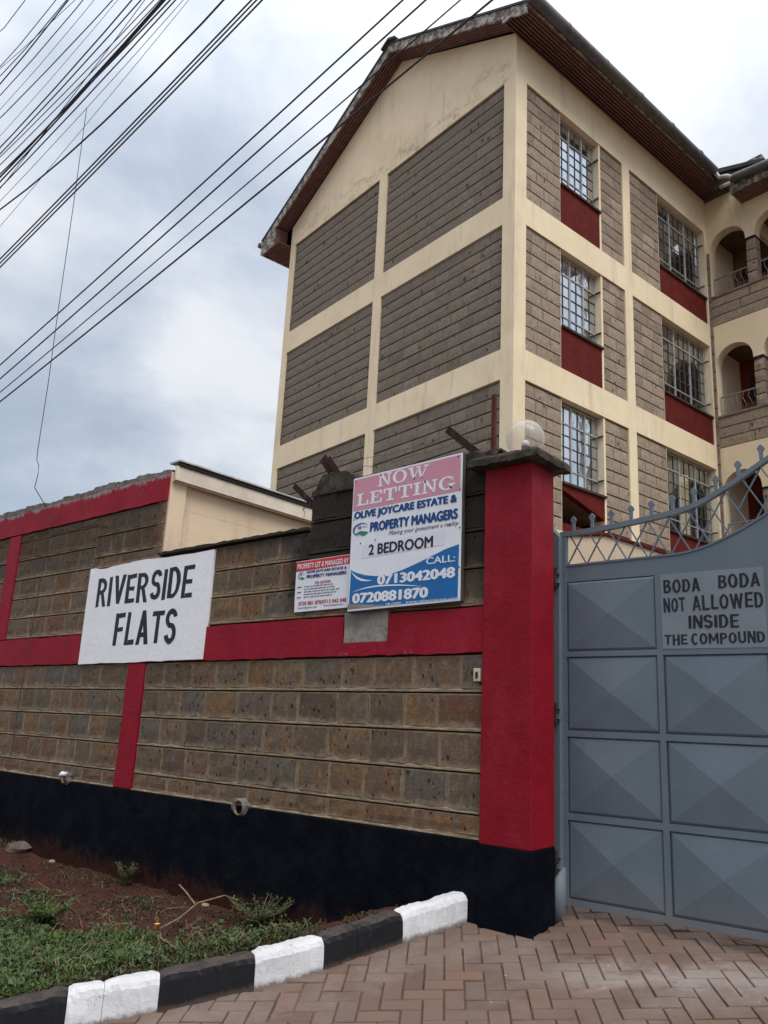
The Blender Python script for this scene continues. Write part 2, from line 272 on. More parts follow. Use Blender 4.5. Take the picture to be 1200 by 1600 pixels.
def mk_soil():
    M = Mat('red_soil'); c = M.crand(M.ramp(M.noise(2.6, 7, 0.75), 0.25, 0.78), [(0.040, 0.012, 0.008), (0.090, 0.025, 0.015), (0.125, 0.038, 0.022), (0.085, 0.045, 0.030)])
    c = M.mixc(M.ramp(M.noise(26, 5, 0.8), 0.35, 0.75, 0, 0.6), c, (0.045, 0.02, 0.014)); M.col(c).rough(0.98); M.bump(M.noise(14, 8, 0.85), 0.06); return M.m
MAT['soil'] = mk_soil(); MAT['soilstone'] = m_simple('earth_stained_stone', (0.12, 0.085, 0.07), 0.95, 0.4, 9, 0.02, 25)
MAT['ground'] = m_simple('distant_earth', (0.16, 0.11, 0.08), 0.95, 0.25, 0.3)
def mk_leaf(name, cols):
    M = Mat(name); c = M.crand(M.ramp(M.noise(9, 5, 0.8), 0.25, 0.75), cols); c = M.mixc(M.ramp(M.noise(60, 2), 0.35, 0.65, 0, 0.5), c, cols[-1]); M.col(c).rough(0.6)
    M.b.inputs['Specular IOR Level'].default_value = 0.25; return M.m
MAT['leaf'] = mk_leaf('grass_leaf', [(0.010, 0.020, 0.006), (0.028, 0.058, 0.012), (0.060, 0.115, 0.020), (0.065, 0.075, 0.025)])
MAT['leafd'] = mk_leaf('dark_weed_leaf', [(0.020, 0.036, 0.014), (0.042, 0.070, 0.026), (0.075, 0.10, 0.045)])
MAT['straw'] = m_simple('dry_straw', (0.22, 0.16, 0.09), 0.85, 0.35, 9); MAT['olive'] = mk_leaf('wilted_leaf', [(0.018, 0.018, 0.008), (0.055, 0.045, 0.02), (0.032, 0.038, 0.013)])
MAT['yellow'] = m_simple('yellow_petal', (0.75, 0.38, 0.02), 0.6, 0.05)
def mk_kerb(name, c, chipc, lo, dtop):
    M = Mat(name); p = M.xyz(); f = M.noise(14, 6, 0.8); cc = M.mixc(M.ramp(M.noise(4, 5), 0.3, 0.7), c, [x * 0.85 for x in c]); cc = M.mixc(M.ramp(f, lo, lo + 0.07, 0, 0.85), cc, chipc)
    hgt = M.math('ADD', M.math('SUBTRACT', p[2], M.math('MULTIPLY', p[1], .1268)), M.math('MULTIPLY', p[0], .0231)); dirt = M.ramp(M.math('SUBTRACT', hgt, M.math('MULTIPLY', M.noise(20, 5, 0.8), 0.07)), -0.035, 0.0, 0.8, 0); cc = M.mixc(dirt, cc, (0.10, 0.065, 0.05))
    q = M.n('ShaderNodeSeparateXYZ'); M.l(M.geo.outputs['Normal'], q.inputs[0]); dust = M.math('MULTIPLY', M.ramp(q.outputs[2], 0.45, 0.9), M.ramp(M.noise(7, 5, 0.8), 0.25, 0.7, 0.15, 0.75)); cc = M.mixc(M.math('MULTIPLY', dust, dtop), cc, (0.12, 0.095, 0.08))
    M.col(cc).rough(0.88); M.bump(M.noise(30, 6, 0.85), 0.012); return M.m
MAT['kerbw'] = mk_kerb('kerb_white_paint', (0.78, 0.78, 0.80), (0.22, 0.15, 0.12), 0.62, 0.25); MAT['kerbb'] = mk_kerb('kerb_black_paint', (0.013, 0.013, 0.017), (0.05, 0.045, 0.042), 0.60, 0.9)
MAT['cable'] = m_simple('cable_sheath', (0.055, 0.050, 0.060), 0.6, 0.1); MAT['wire'] = m_simple('thin_wire', (0.05, 0.045, 0.045), 0.6, 0.2)
MAT['pipe'] = m_simple('pvc_pipe_dirty', (0.20, 0.14, 0.09), 0.7, 0.4, 14); MAT['plastic'] = m_simple('cream_plastic', (0.50, 0.42, 0.31), 0.5, 0.15, 8)

# ------------------------------------------------------------------ geometry helpers
def link(o, parent=None):
    COL.objects.link(o)
    if parent is not None: o.parent = parent
    return o
def tag(o, label=None, cat=None, group=None, kind=None):
    if label: o['label'] = label
    if cat: o['category'] = cat
    if group: o['group'] = group
    if kind: o['kind'] = kind
    return o
def empty(name, loc=(0, 0, 0), rz=0.0, **k):
    o = bpy.data.objects.new(name, None); o.location = loc; o.rotation_euler = (0, 0, rz); o.empty_display_size = 0.2
    COL.objects.link(o); return tag(o, **k)
class MB:
    def __init__(s): s.v = []; s.f = []; s.mi = []
    def add(s, v, f, mi=0):
        b = len(s.v); s.v += [tuple(p) for p in v]; s.f += [tuple(i + b for i in q) for q in f]; s.mi += [mi] * len(f); return s
    def box(s, x0, x1, y0, y1, z0, z1, mi=0):
        v = [(x0, y0, z0), (x1, y0, z0), (x1, y1, z0), (x0, y1, z0), (x0, y0, z1), (x1, y0, z1), (x1, y1, z1), (x0, y1, z1)]
        return s.add(v, [(0, 3, 2, 1), (4, 5, 6, 7), (0, 1, 5, 4), (1, 2, 6, 5), (2, 3, 7, 6), (3, 0, 4, 7)], mi)
    def prism(s, poly, axis, a, b, mi=0):
        """poly = 2D points; axis 'y': points are (x,z) extruded y a..b; 'x': (y,z); 'z': (x,y)"""
        n = len(poly)
        def P(p, t): return (p[0], t, p[1]) if axis == 'y' else ((t, p[0], p[1]) if axis == 'x' else (p[0], p[1], t))
        v = [P(p, a) for p in poly] + [P(p, b) for p in poly]
        f = [tuple(range(n))[::-1], tuple(range(n, 2 * n))] + [(i, (i + 1) % n, n + (i + 1) % n, n + i) for i in range(n)]
        return s.add(v, f, mi)
    def tube(s, pts, r, n=8, cap=True, mi=0):
        pts = [Vector(p) for p in pts]; rings = []; up = Vector((0, 0, 1))
        for i, p in enumerate(pts):
            t = (pts[min(i + 1, len(pts) - 1)] - pts[max(i - 1, 0)]).normalized()
            u = t.cross(up); u = u.normalized() if u.length > 1e-3 else Vector((1, 0, 0)); w = u.cross(t).normalized()
            rr = r[i] if isinstance(r, (list, tuple)) else r
            rings.append([p + (u * cos(2 * pi * k / n) + w * sin(2 * pi * k / n)) * rr for k in range(n)])
        v = [q for R in rings for q in R]; f = [(i * n + k, i * n + (k + 1) % n, (i + 1) * n + (k + 1) % n, (i + 1) * n + k) for i in range(len(pts) - 1) for k in range(n)]
        if cap: f += [tuple(range(n))[::-1], tuple(range((len(pts) - 1) * n, len(pts) * n))]
        return s.add(v, f, mi)
    def bar(s, a, b, w, d, mi=0, up=(0, 1, 0)):
        a = Vector(a); b = Vector(b); t = (b - a).normalized(); u = Vector(up); x = t.cross(u).normalized(); y = x.cross(t).normalized()
        v = [p + x * sx * w / 2 + y * sy * d / 2 for p in (a, b) for sx, sy in ((-1, -1), (1, -1), (1, 1), (-1, 1))]
        return s.add(v, [(0, 1, 2, 3), (7, 6, 5, 4), (0, 4, 5, 1), (1, 5, 6, 2), (2, 6, 7, 3), (3, 7, 4, 0)], mi)
    def build(s, name, mat, parent=None, sub=None, smooth=False, bevel=0.0, loc=None, **k):
        me = bpy.data.meshes.new(name); sub = Vector(sub) if sub is not None else None
        v = s.v if sub is None else [(p[0] - sub.x, p[1] - sub.y, p[2] - sub.z) for p in s.v]
        me.from_pydata(v, [], s.f); mats = mat if isinstance(mat, (list, tuple)) else [mat]
        for m in mats: me.materials.append(MAT[m] if isinstance(m, str) else m)
        if len(mats) > 1: me.polygons.foreach_set('material_index', s.mi)
        if smooth: me.polygons.foreach_set('use_smooth', [True] * len(me.polygons))
        me.update(); o = bpy.data.objects.new(name, me); link(o, parent)
        if loc is not None: o.location = loc
        if bevel:
            b = o.modifiers.new('bevel', 'BEVEL'); b.width = bevel; b.segments = 2; b.limit_method = 'ANGLE'; b.angle_limit = radians(40)
        return tag(o, **k)

def fit_mesh(name, polys_v, polys_f, box, y, parent, mat, **k):
    """flat lettering: vertices (x,z) scaled into box=(x0,x1,z0,z1) on plane y (local)"""
    xs = [p[0] for p in polys_v]; zs = [p[1] for p in polys_v]; ax, bx, az, bz = min(xs), max(xs), min(zs), max(zs)
    sx = (box[1] - box[0]) / (bx - ax); sz = (box[3] - box[2]) / (bz - az)
    b = MB(); b.v = [(box[0] + (x - ax) * sx, y, box[2] + (z - az) * sz) for x, z in polys_v]; b.f = polys_f; b.mi = [0] * len(polys_f)
    return b.build(name, mat, parent, **k)
def text(s, box, y, parent, mat, bold=0.0,  shear=0.0, name='lettering', space=1.0):
    cu = bpy.data.curves.new(name, 'FONT'); cu.body = s; cu.size = 1.0; extra = bold * 0.75; cu.offset = 0.0; cu.resolution_u = 3; cu.fill_mode = 'FRONT'; cu.space_character = space
    ob = bpy.data.objects.new('tmp_text', cu); COL.objects.link(ob); dg = bpy.context.evaluated_depsgraph_get(); me = bpy.data.meshes.new_from_object(ob.evaluated_get(dg))
    v = [(p.co.x + shear * p.co.y, p.co.y) for p in me.vertices]; f = [tuple(q.vertices) for q in me.polygons]
    bpy.data.objects.remove(ob); bpy.data.meshes.remove(me)
    if extra > 0:      # heavier letters: the outline laid down again, shifted sideways a hair
        V0 = list(v); F0 = list(f)
        for dx, dz in ((extra, 0), (-extra, 0), (0, extra * .6), (0, -extra * .6)):
            k = len(v); v += [(a + dx, c + dz) for a, c in V0]; f += [tuple(i + k for i in q) for q in F0]
        n0 = len(V0); o = fit_mesh(name, v, f, box, y, parent, mat)
        for i, vv in enumerate(o.data.vertices): vv.co.y -= 0.00025 * (i // n0)
        return o
    return fit_mesh(name, v, f, box, y, parent, mat)
# slab-serif capitals drawn as strokes on a 0..100 grid
def ring(cx_, cy_, rx, ry, tx, ty, a0, a1, n=20):
    P = []; Q = []
    for i in range(n + 1):
        a = radians(a0 + (a1 - a0) * i / n); P.append((cx_ + rx * cos(a), cy_ + ry * sin(a))); Q.append((cx_ + (rx - tx) * cos(a), cy_ + (ry - ty) * sin(a)))
    return [[P[i], P[i + 1], Q[i + 1], Q[i]] for i in range(n)]
def rc(a, b, c, d): return [(a, c), (b, c), (b, d), (a, d)]
SLAB = {
 'N': (92, [rc(10, 22, 12, 88), rc(0, 32, 0, 12), rc(0, 22, 88, 100), [(10, 100), (32, 100), (82, 0), (70, 0), (10, 94)], rc(70, 82, 12, 88), rc(60, 92, 88, 100)]),
 'O': (96, ring(48, 50, 48, 52, 21, 11, 0, 360, 32)),
 'W': (132, [rc(0, 36, 88, 100), rc(52, 80, 88, 100), rc(104, 132, 88, 100), [(8, 88), (28, 88), (46, 14), (42, 0), (34, 0)], [(34, 0), (42, 0), (68, 88), (60, 88)], [(58, 88), (76, 88), (92, 16), (90, 0), (82, 0)], [(82, 0), (90, 0), (122, 88), (114, 88)]]),
 'L': (80, [rc(12, 32, 12, 88), rc(0, 46, 88, 100), rc(0, 80, 0, 12), rc(68, 80, 12, 40)]),
 'E': (84, [rc(12, 32, 12, 88), rc(0, 82, 88, 100), rc(0, 84, 0, 12), rc(72, 84, 12, 36), rc(70, 82, 66, 88), rc(32, 58, 45, 56), rc(52, 60, 34, 68)]),
 'T': (88, [rc(34, 54, 12, 88), rc(0, 88, 88, 100), rc(20, 68, 0, 12), rc(0, 11, 62, 88), rc(77, 88, 62, 88)]),
 'I': (46, [rc(13, 33, 12, 88), rc(0, 46, 0, 12), rc(0, 46, 88, 100)]),
 'G': (98, ring(48, 50, 48, 52, 21, 11, 42, 322, 26) + [rc(66, 86, 8, 34), rc(56, 98, 34, 45), rc(76, 86, 66, 96)]),
}
def slab(s, box, y, parent, mat):
    V = []; Fc = []; x = 0
    for ch in s:
        w, polys = SLAB[ch]
        for p in polys: b = len(V); V += [(x + q[0], q[1]) for q in p]; Fc.append(tuple(range(b, b + len(p))))
        x += w + 9
    return fit_mesh('lettering', V, Fc, box, y, parent, mat)

_st = rc(0, 18, 0, 100)
_bowl = [rc(18, 26, 86, 100), rc(18, 26, 44, 58)] + ring(26, 72, 29, 28, 17, 14, -90, 90, 12)
BRUSH = {
 'I': (18, [_st]), 'L': (50, [_st, rc(18, 50, 0, 15)]), 'E': (52, [_st, rc(18, 52, 85, 100), rc(18, 47, 43, 57), rc(18, 52, 0, 15)]), 'F': (52, [_st, rc(18, 52, 85, 100), rc(18, 47, 43, 57)]),
 'T': (58, [rc(20, 38, 0, 85), rc(0, 58, 85, 100)]), 'V': (62, [[(0, 100), (19, 100), (40, 0), (23, 0)], [(43, 100), (62, 100), (40, 0), (23, 0)]]),
 'A': (62, [[(0, 0), (18, 0), (40, 100), (22, 100)], [(44, 0), (62, 0), (40, 100), (22, 100)], rc(14, 48, 22, 36)]), 'R': (59, [_st] + _bowl + [[(24, 46), (41, 46), (59, 0), (39, 0)]]), 'P': (55, [_st] + _bowl),
 'D': (58, [_st, rc(18, 24, 86, 100), rc(18, 24, 0, 14)] + ring(24, 50, 34, 50, 18, 14, -90, 90, 16)), 'B': (56, [_st, rc(18, 24, 86, 100), rc(18, 24, 47, 60), rc(18, 24, 0, 14)] + ring(24, 75, 28, 25, 17, 14, -90, 90, 10) + ring(24, 29, 32, 29, 18, 14, -90, 90, 10)),
 'O': (62, ring(31, 50, 31, 50, 18, 15, 0, 360, 28)), 'C': (56, ring(30, 50, 30, 50, 18, 15, 48, 312, 24)), 'U': (60, [rc(0, 18, 30, 100), rc(42, 60, 30, 100)] + ring(30, 30, 30, 30, 18, 15, 180, 360, 14)),
 'S': (54, ring(27, 72.5, 27, 27.5, 17, 15, 12, 270, 18) + ring(27, 30, 27, 30, 17, 15, -165, 90, 18)), 'N': (60, [rc(0, 17, 0, 100), rc(43, 60, 0, 100), [(0, 100), (19, 100), (60, 0), (41, 0)]]),
 'M': (76, [rc(0, 17, 0, 100), rc(59, 76, 0, 100), [(0, 100), (18, 100), (46, 25), (32, 25)], [(58, 100), (76, 100), (44, 25), (30, 25)]]), 'H': (58, [_st, rc(40, 58, 0, 100), rc(18, 40, 43, 57)]),
 'W': (88, [[(0, 100), (18, 100), (34, 0), (17, 0)], [(36, 100), (52, 100), (34, 0), (17, 0)], [(36, 100), (52, 100), (71, 0), (54, 0)], [(70, 100), (88, 100), (71, 0), (54, 0)]]),
}
def brush(word, box, y, parent, mat, seed=0, jit=0.004, sh=0.02):
    """hand-painted capitals, each letter a piece of its own"""
    r = random.Random(seed); x0, x1, z0, z1 = box; gap = 9; tot = sum(BRUSH[c][0] for c in word) + gap * (len(word) - 1); k = (x1 - x0) / tot; x = 0
    for c in word:
        w, P = BRUSH[c]; V = []; Fc = []; s_ = r.uniform(-sh, sh); zz0 = z0 + r.uniform(-jit, jit); zz1 = z1 + r.uniform(-jit, jit); b = MB()
        for n_, p in enumerate(P):
            base = len(b.v); hh = (z1 - z0); b.v += [(x0 + (x + q[0]) * k + s_ * (q[1] / 100) * hh + .028 * hh * mnoise.noise(Vector(((x + q[0]) * .035, q[1] * .035, seed))), y - 0.00008 * n_, zz0 + q[1] / 100 * (zz1 - zz0) + .025 * hh * mnoise.noise(Vector(((x + q[0]) * .03, q[1] * .03, seed + 50)))) for q in p]; b.f.append(tuple(range(base, base + len(p)))); b.mi.append(0)
        b.build('letter', mat, parent); x += w + gap

# shared block meshes: unit box, outward face is -Y, slightly dressed and pillowed
def block_mesh(name, mat, seed, amp=0.10, nx=4, nz=3, cham=0.04):
    rnd = random.Random(seed); v = []; f = []
    for j in range(nz):
        for i in range(nx):
            x = -0.5 + i / (nx - 1); z = -0.5 + j / (nz - 1); ed = i in (0, nx - 1) or j in (0, nz - 1)
            y = -0.5 + (0.12 if ed else 0) + rnd.uniform(-amp, amp)
            if ed: x += -math.copysign(rnd.uniform(0, cham), x) * 0.4 if abs(x) > 0.49 else 0; z += -math.copysign(rnd.uniform(0, cham), z) if abs(z) > 0.49 else 0
            v.append((x, y, z))
    f += [(j * nx + i, j * nx + i + 1, (j + 1) * nx + i + 1, (j + 1) * nx + i) for j in range(nz - 1) for i in range(nx - 1)]
    b = len(v); v += [(-.5, .5, -.5), (.5, .5, -.5), (.5, .5, .5), (-.5, .5, .5)]
    bot = list(range(nx)); top = [(nz - 1) * nx + i for i in range(nx)]; lf = [j * nx for j in range(nz)]; rt = [j * nx + nx - 1 for j in range(nz)]
    f += [tuple([b, b + 1] + bot[::-1]), tuple([b + 2, b + 3] + top), tuple([b + 3, b] + lf), tuple([b + 1, b + 2] + rt[::-1])]
    me = bpy.data.meshes.new(name); me.from_pydata(v, [], f); me.materials.append(MAT[mat]); me.update(); return me
def proj_area(P, nrm, a):
    d = P - CAMLOC; z = d.dot(CF)
    if z < 0.2: return 0.0
    px = 600 + 59 + 1217 * d.dot(CX) / z; py = 833 - 1217 * d.dot(CU) / z
    if px < -60 or px > 1260 or py < -60 or py > 1660: return 0.0
    return a * abs(d.normalized().dot(nrm)) / d.length_squared
def place_blocks(blocks, meshes, name, parent, limit=290, stuffname=None):
    """blocks: (area_rank, meshindex, centre, rz, size). Largest in view as objects, the rest as one mesh."""
    blocks = sorted(blocks, key=lambda b: -b[0])
    for a, mi, c, rz, sz in blocks[:limit]:
        o = bpy.data.objects.new(name, meshes[mi % len(meshes)]); o.location = c; o.rotation_euler = rz if isinstance(rz, tuple) else (0, 0, rz); o.scale = sz; link(o, parent)
    rest = blocks[limit:]
    if rest:
        b = MB()
        for a, mi, c, rz, sz in rest:
            me = meshes[mi % len(meshes)]; r3 = rz if isinstance(rz, tuple) else (0, 0, rz)
            M = Matrix.Translation(c) @ __import__('mathutils').Euler(r3).to_matrix().to_4x4() @ Matrix.Diagonal((*sz, 1))
            b.add([M @ v.co for v in me.vertices], [tuple(p.vertices) for p in me.polygons])
        b.build(stuffname or (name + '_fill'), meshes[0].materials[0], parent, kind='stuff')
def courses(x0, x1, z0, z1, pitch, lmin, lmax, rnd, from_top=False):
    rows = []; z = z0
    if from_top:
        z = z1 - pitch * math.ceil((z1 - z0) / pitch - 1e-6)
    while z < z1 - 0.02:
        a = max(z, z0); b = min(z + pitch, z1)
        if b - a > 0.03:
            xs = [x0]; x = x0 + rnd.uniform(0.3, 1.0) * lmax
            while x < x1 - lmin * 0.5: xs.append(x); x += rnd.uniform(lmin, lmax)
            xs.append(x1); rows.append((a, b, xs))
        z += pitch
    return rows
def rough_strip(x0, x1, y0, y1, z0, zf, seg=0.05, amp=0.02, seed=1):
    """strip with an uneven top: zf(x) gives the top"""
    rnd = random.Random(seed); b = MB(); n = max(2, int((x1 - x0) / seg)); pr = None
    for i in range(n + 1):
        x = x0 + (x1 - x0) * i / n; t = zf(x) + rnd.uniform(-amp, amp); t2 = zf(x) + rnd.uniform(-amp, amp); yo = rnd.uniform(-amp, amp) * 0.4
        cur = [(x, y0 + yo, z0), (x, y0 + yo, t - 0.4 * amp), (x, (y0 + y1) / 2, t2 + 0.5 * amp), (x, y1, t2), (x, y1, z0)]
        base = len(b.v); b.v += cur
        if i: b.f += [(base - 5 + k, base + k, base + (k + 1) % 5, base - 5 + (k + 1) % 5) for k in range(5)]; b.mi += [0] * 5
        if i == 0: b.f.append((0, 1, 2, 3, 4)); b.mi.append(0)
        if i == n: b.f.append(tuple(base + k for k in (4, 3, 2, 1, 0))); b.mi.append(0)
    return b

# ------------------------------------------------------------------ ground, paving, soil
KP = [(-.474, .12), (-.474, 0.0), (-.56, -.30), (-.625, -.56), (-.68, -.82), (-.74, -1.09), (-.83, -1.36), (-.94, -1.60), (-1.06, -1.87), (-1.19, -2.10), (-1.32, -2.33), (-1.45, -2.62), (-1.60, -3.0), (-1.9, -3.7), (-2.7, -4.9), (-5.0, -6.6), (-13, -9)]
def gz(x, y):            # the driveway climbs towards the gate
    return -.0231 * max(-6, min(4, x)) + .1268 * max(-3.2, min(.65, y))
def kd(x, y):            # signed distance to the kerb's front line (positive on the verge side) and the nearest point of it
    best = (9e9, 0, 0, 1)
    for (ax, ay), (bx, by) in zip(KP, KP[1:]):
        L2 = (bx - ax) ** 2 + (by - ay) ** 2; t = max(0, min(1, ((x - ax) * (bx - ax) + (y - ay) * (by - ay)) / L2)); px = ax + (bx - ax) * t; py = ay + (by - ay) * t
        d = math.hypot(x - px, y - py)
        if d < best[0]: best = (d, px, py, -1 if ((bx - ax) * (y - ay) - (by - ay) * (x - ax)) > 0 else 1)
    return best
def sst(a, b, x): t = max(0, min(1, (x - a) / (b - a))); return t * t * (3 - 2 * t)
def soilz(x, y):
    d, px, py, sg_ = kd(x, y); d = max(0, d - .13) if sg_ > 0 else 0; zk = gz(px, py) + .145; zw = -.30 + .38 * sst(-1.5, -.5, x) + .06 * sst(-5, -8, x)
    f = d / (d + max(.001, -y) + .001); z = zk + (zw - zk) * sst(0, .85, f); k = sst(0, .15, f)
    return z + k * (0.035 * mnoise.noise(Vector((x * 1.3, y * 1.3, 1))) + 0.022 * mnoise.noise(Vector((x * 5, y * 5, 3)))) + (.3 + .7 * k) * 0.011 * mnoise.noise(Vector((x * 17, y * 17, 5)))
def resample(P, n):
    L_ = [0]
    for a, b in zip(P, P[1:]): L_.append(L_[-1] + math.hypot(b[0] - a[0], b[1] - a[1]))
    out_ = []; j = 0
    for i in range(n + 1):
        t = L_[-1] * i / n
        while j < len(P) - 2 and L_[j + 1] < t: j += 1
        u = (t - L_[j]) / (L_[j + 1] - L_[j]); out_.append((P[j][0] + (P[j + 1][0] - P[j][0]) * u, P[j][1] + (P[j + 1][1] - P[j][1]) * u))
    return out_
def ruled(A, B_, m, zf, pw=1.0):
    b = MB(); n = len(A)
    for (ax, ay), (bx, by) in zip(A, B_):
        for j in range(m + 1): t = (j / m) ** pw; x = ax + (bx - ax) * t; y = ay + (by - ay) * t; b.v.append((x, y, zf(x, y)))
    b.f = [(i * (m + 1) + j, (i + 1) * (m + 1) + j, (i + 1) * (m + 1) + j + 1, i * (m + 1) + j + 1) for i in range(n - 1) for j in range(m)]; b.mi = [0] * len(b.f); return b
gb = MB(); gb.add([(-900, -900, -0.75), (900, -900, -0.75), (900, 900, -0.75), (-900, 900, -0.75)], [(0, 1, 2, 3)])
gb.build('ground', 'ground', kind='structure')
MB().box(-30, 30, 0.66, 60, -0.5, 0.055).build('compound_yard', 'bed', kind='structure')
# verge of red earth between kerb and wall foot
def offs(P, d):
    out_ = []
    for i, (x, y) in enumerate(P):
        a = P[max(0, i - 1)]; c = P[min(len(P) - 1, i + 1)]; tx, ty = c[0] - a[0], c[1] - a[1]; L_ = math.hypot(tx, ty); out_.append((x + ty / L_ * d, y - tx / L_ * d))
    return out_
Kin = resample(offs(KP, 0.10), 560)
def lin(t, T, V):
    for a, b, c, d in zip(T, T[1:], V, V[1:]):
        if t <= b: return c + (d - c) * (t - a) / (b - a)
    return V[-1]
wallp = [(lin(i / 560 * 17, [0, 1, 2.6, 4, 8, 17], [-.5, -1.4, -4.8, -7.5, -11, -14]), 0.06) for i in range(561)]
ruled(Kin, wallp, 100, soilz).build('soil', 'soil', smooth=True, kind='structure')

# paving: herringbone of clay pavers on the ramp, each lying a little unevenly
from mathutils import Euler, Quaternion
pav = empty('paving', (0.8, -1.4, 0), kind='structure')
PL, PW = 0.2205, 0.11025; ANG = radians(36.0)
def pv_mesh(seed):
    r = random.Random(seed); h = 0.5; c = 0.035
    def w(): return r.uniform(0, 0.012)
    v = [(-h, -h, -h), (h, -h, -h), (h, h, -h), (-h, h, -h)]
    v += [(-h + w(), -h + w() * 2, .42), (h - w(), -h + w() * 2, .42), (h - w(), h - w() * 2, .42), (-h + w(), h - w() * 2, .42)]
    v += [(-h + c * .6, -h + c * 1.2, .5), (h - c * .6, -h + c * 1.2, .5), (h - c * .6, h - c * 1.2, .5), (-h + c * .6, h - c * 1.2, .5)]
    f = [(0, 3, 2, 1)] + [(i, (i + 1) % 4, 4 + (i + 1) % 4, 4 + i) for i in range(4)] + [(4 + i, 4 + (i + 1) % 4, 8 + (i + 1) % 4, 8 + i) for i in range(4)] + [(8, 9, 10, 11)]
    me = bpy.data.meshes.new('paver'); me.from_pydata(v, [], f); me.materials.append(MAT['paver']); return me
PM = [pv_mesh(i) for i in range(8)]; rnd = random.Random(5); blocks = []
GN = Vector((.0231, -.1268, 1)).normalized(); QT = Vector((0, 0, 1)).rotation_difference(GN)
ca, sa = cos(ANG), sin(ANG); org = Vector((0.02, -0.03))
for i in range(-60, 61):
    for j in range(-60, 61):
        for kind in (0, 1):
            u = (i + 2 * j) + (1.0 if kind == 0 else 0.5); v = (i - 2 * j) + (0.5 if kind == 0 else 2.0)
            u *= PW; v *= PW; x = org.x + u * ca - v * sa; y = org.y + (u * sa + v * ca) * 0.992
            if not (-3.4 < x < 4.4 and -4.6 < y < 0.80): continue
            d, _, _, sg_ = kd(x, y)
            if sg_ > 0 and d > 0.05 and y < 0.1: continue
            if x < 0.03 and y > 0.05 and (y < 0.34 or x < -0.3): continue
            if x < -0.42 and y > -0.02: continue
            z = gz(x, y) + 0.006 * mnoise.noise(Vector((x * 2.5, y * 2.5, 0))) + rnd.uniform(-0.0025, 0.0025)
            rz = ANG + (pi / 2 if kind else 0) + rnd.uniform(-0.012, 0.012)
            q = (QT if -3.2 < y < 0.65 else Quaternion()) @ Euler((rnd.uniform(-0.012, 0.012), rnd.uniform(-0.012, 0.012), rz)).to_quaternion()
            blocks.append((proj_area(Vector((x, y, z)), GN, 1), rnd.randrange(8), Vector((x - 0.8, y + 1.4, z - 0.03)), tuple(q.to_euler()), (PL - 0.006, PW - 0.006, 0.06)))
place_blocks(blocks, PM, 'paver', pav, 298, 'paver_field')
inner = resample([(6, .65), (.0, .65), (0, 0)] + offs(KP, 0.04)[1:], 240); outer = resample([(6, .64), (6, -3), (6, -12), (-13, -12)], 240)
ruled(inner, outer, 60, lambda x, y: gz(x, y) - .010, 1.8).build('sand_bed', 'bed', pav, sub=(0.8, -1.4, 0))
MB().box(-0.45, 6, 0.645, 0.665, -0.3, 0.058).build('bed_edge', 'bed', pav, sub=(0.8, -1.4, 0))

# kerb of painted stones
ke = empty('kerb', (-0.55, -1.4, 0), kind='structure')
KR = resample(KP, 2000); KL = sum(math.hypot(b[0] - a[0], b[1] - a[1]) for a, b in zip(KP, KP[1:]))
def kat(sv):
    i = max(0, min(1999, sv / KL * 2000)); k = int(i); f = i - k; a = KR[k]; b = KR[k + 1]; return (a[0] + (b[0] - a[0]) * f, a[1] + (b[1] - a[1]) * f)
def kerb_stone(sa_, sb, mat, seed, lab):
    rnd = random.Random(seed); n = max(6, int(abs(sa_ - sb) / 0.02)); rings = []
    W_, H_ = 0.150, 0.180
    for i in range(n + 1):
        sv = sa_ + (sb - sa_) * i / n; x, y = kat(sv); p0 = kat(sv - .03); p1 = kat(sv + .03); tx, ty = p1[0] - p0[0], p1[1] - p0[1]; L_ = math.hypot(tx, ty); nrm = Vector((-ty / L_, tx / L_, 0))
        z0 = gz(x, y); e = min(i, n - i); k = (0.012, 0.004, 0, 0)[min(e, 3)]
        if seed == 0 and i < 5: k = (0.060, 0.030, 0.014, 0.006, 0.002)[i]
        if ty > 0: pass
        prof = [(0.0 - k * .5, -0.10), (-0.003 - k * .5, 0.06), (-0.007 - k * .6, H_ - 0.045 - k), (-0.018 - k * .6, H_ - 0.020 - k), (-0.045, H_ - 0.002 - k), (-W_ + 0.035, H_ - 0.006 - k), (-W_ + .01 + k * .5, H_ - 0.035 - k), (-W_ + k * .5, -0.10)]
        rings.append([Vector((x, y, z0)) + nrm * (-p[0] * -1.0 + rnd.uniform(-.0035, .0035) + .007 * mnoise.noise(Vector((sv * 9, p[1] * 20, 3)))) + Vector((0, 0, p[1] + (rnd.uniform(-.003, .003) + .012 * mnoise.noise(Vector((sv * 6, 2, p[0] * 9))) if p[1] > 0 else 0))) for p in prof])
    b = MB(); m = 8; b.v = [tuple(q) for r_ in rings for q in r_]
    b.f = [(i * m + k, i * m + (k + 1) % m, (i + 1) * m + (k + 1) % m, (i + 1) * m + k) for i in range(n) for k in range(m)] + [tuple(range(m))[::-1], tuple(range(n * m, n * m + m))]
    b.mi = [0] * len(b.f); return b.build('kerb_stone', mat, ke, sub=(-0.55, -1.4, 0), label=lab, smooth=False)
def s_of(px, py):
    d = min(range(2001), key=lambda i: (KR[i][0] - px) ** 2 + (KR[i][1] - py) ** 2); return d / 2000 * KL
marks = [s_of(-.474, .06), s_of(-.62, -.518), s_of(-.74, -1.087), s_of(-.88, -1.476), s_of(-1.09, -1.93), s_of(-1.31, -2.31)]
while len(marks) < 14: marks.append(marks[-1] + 0.55)
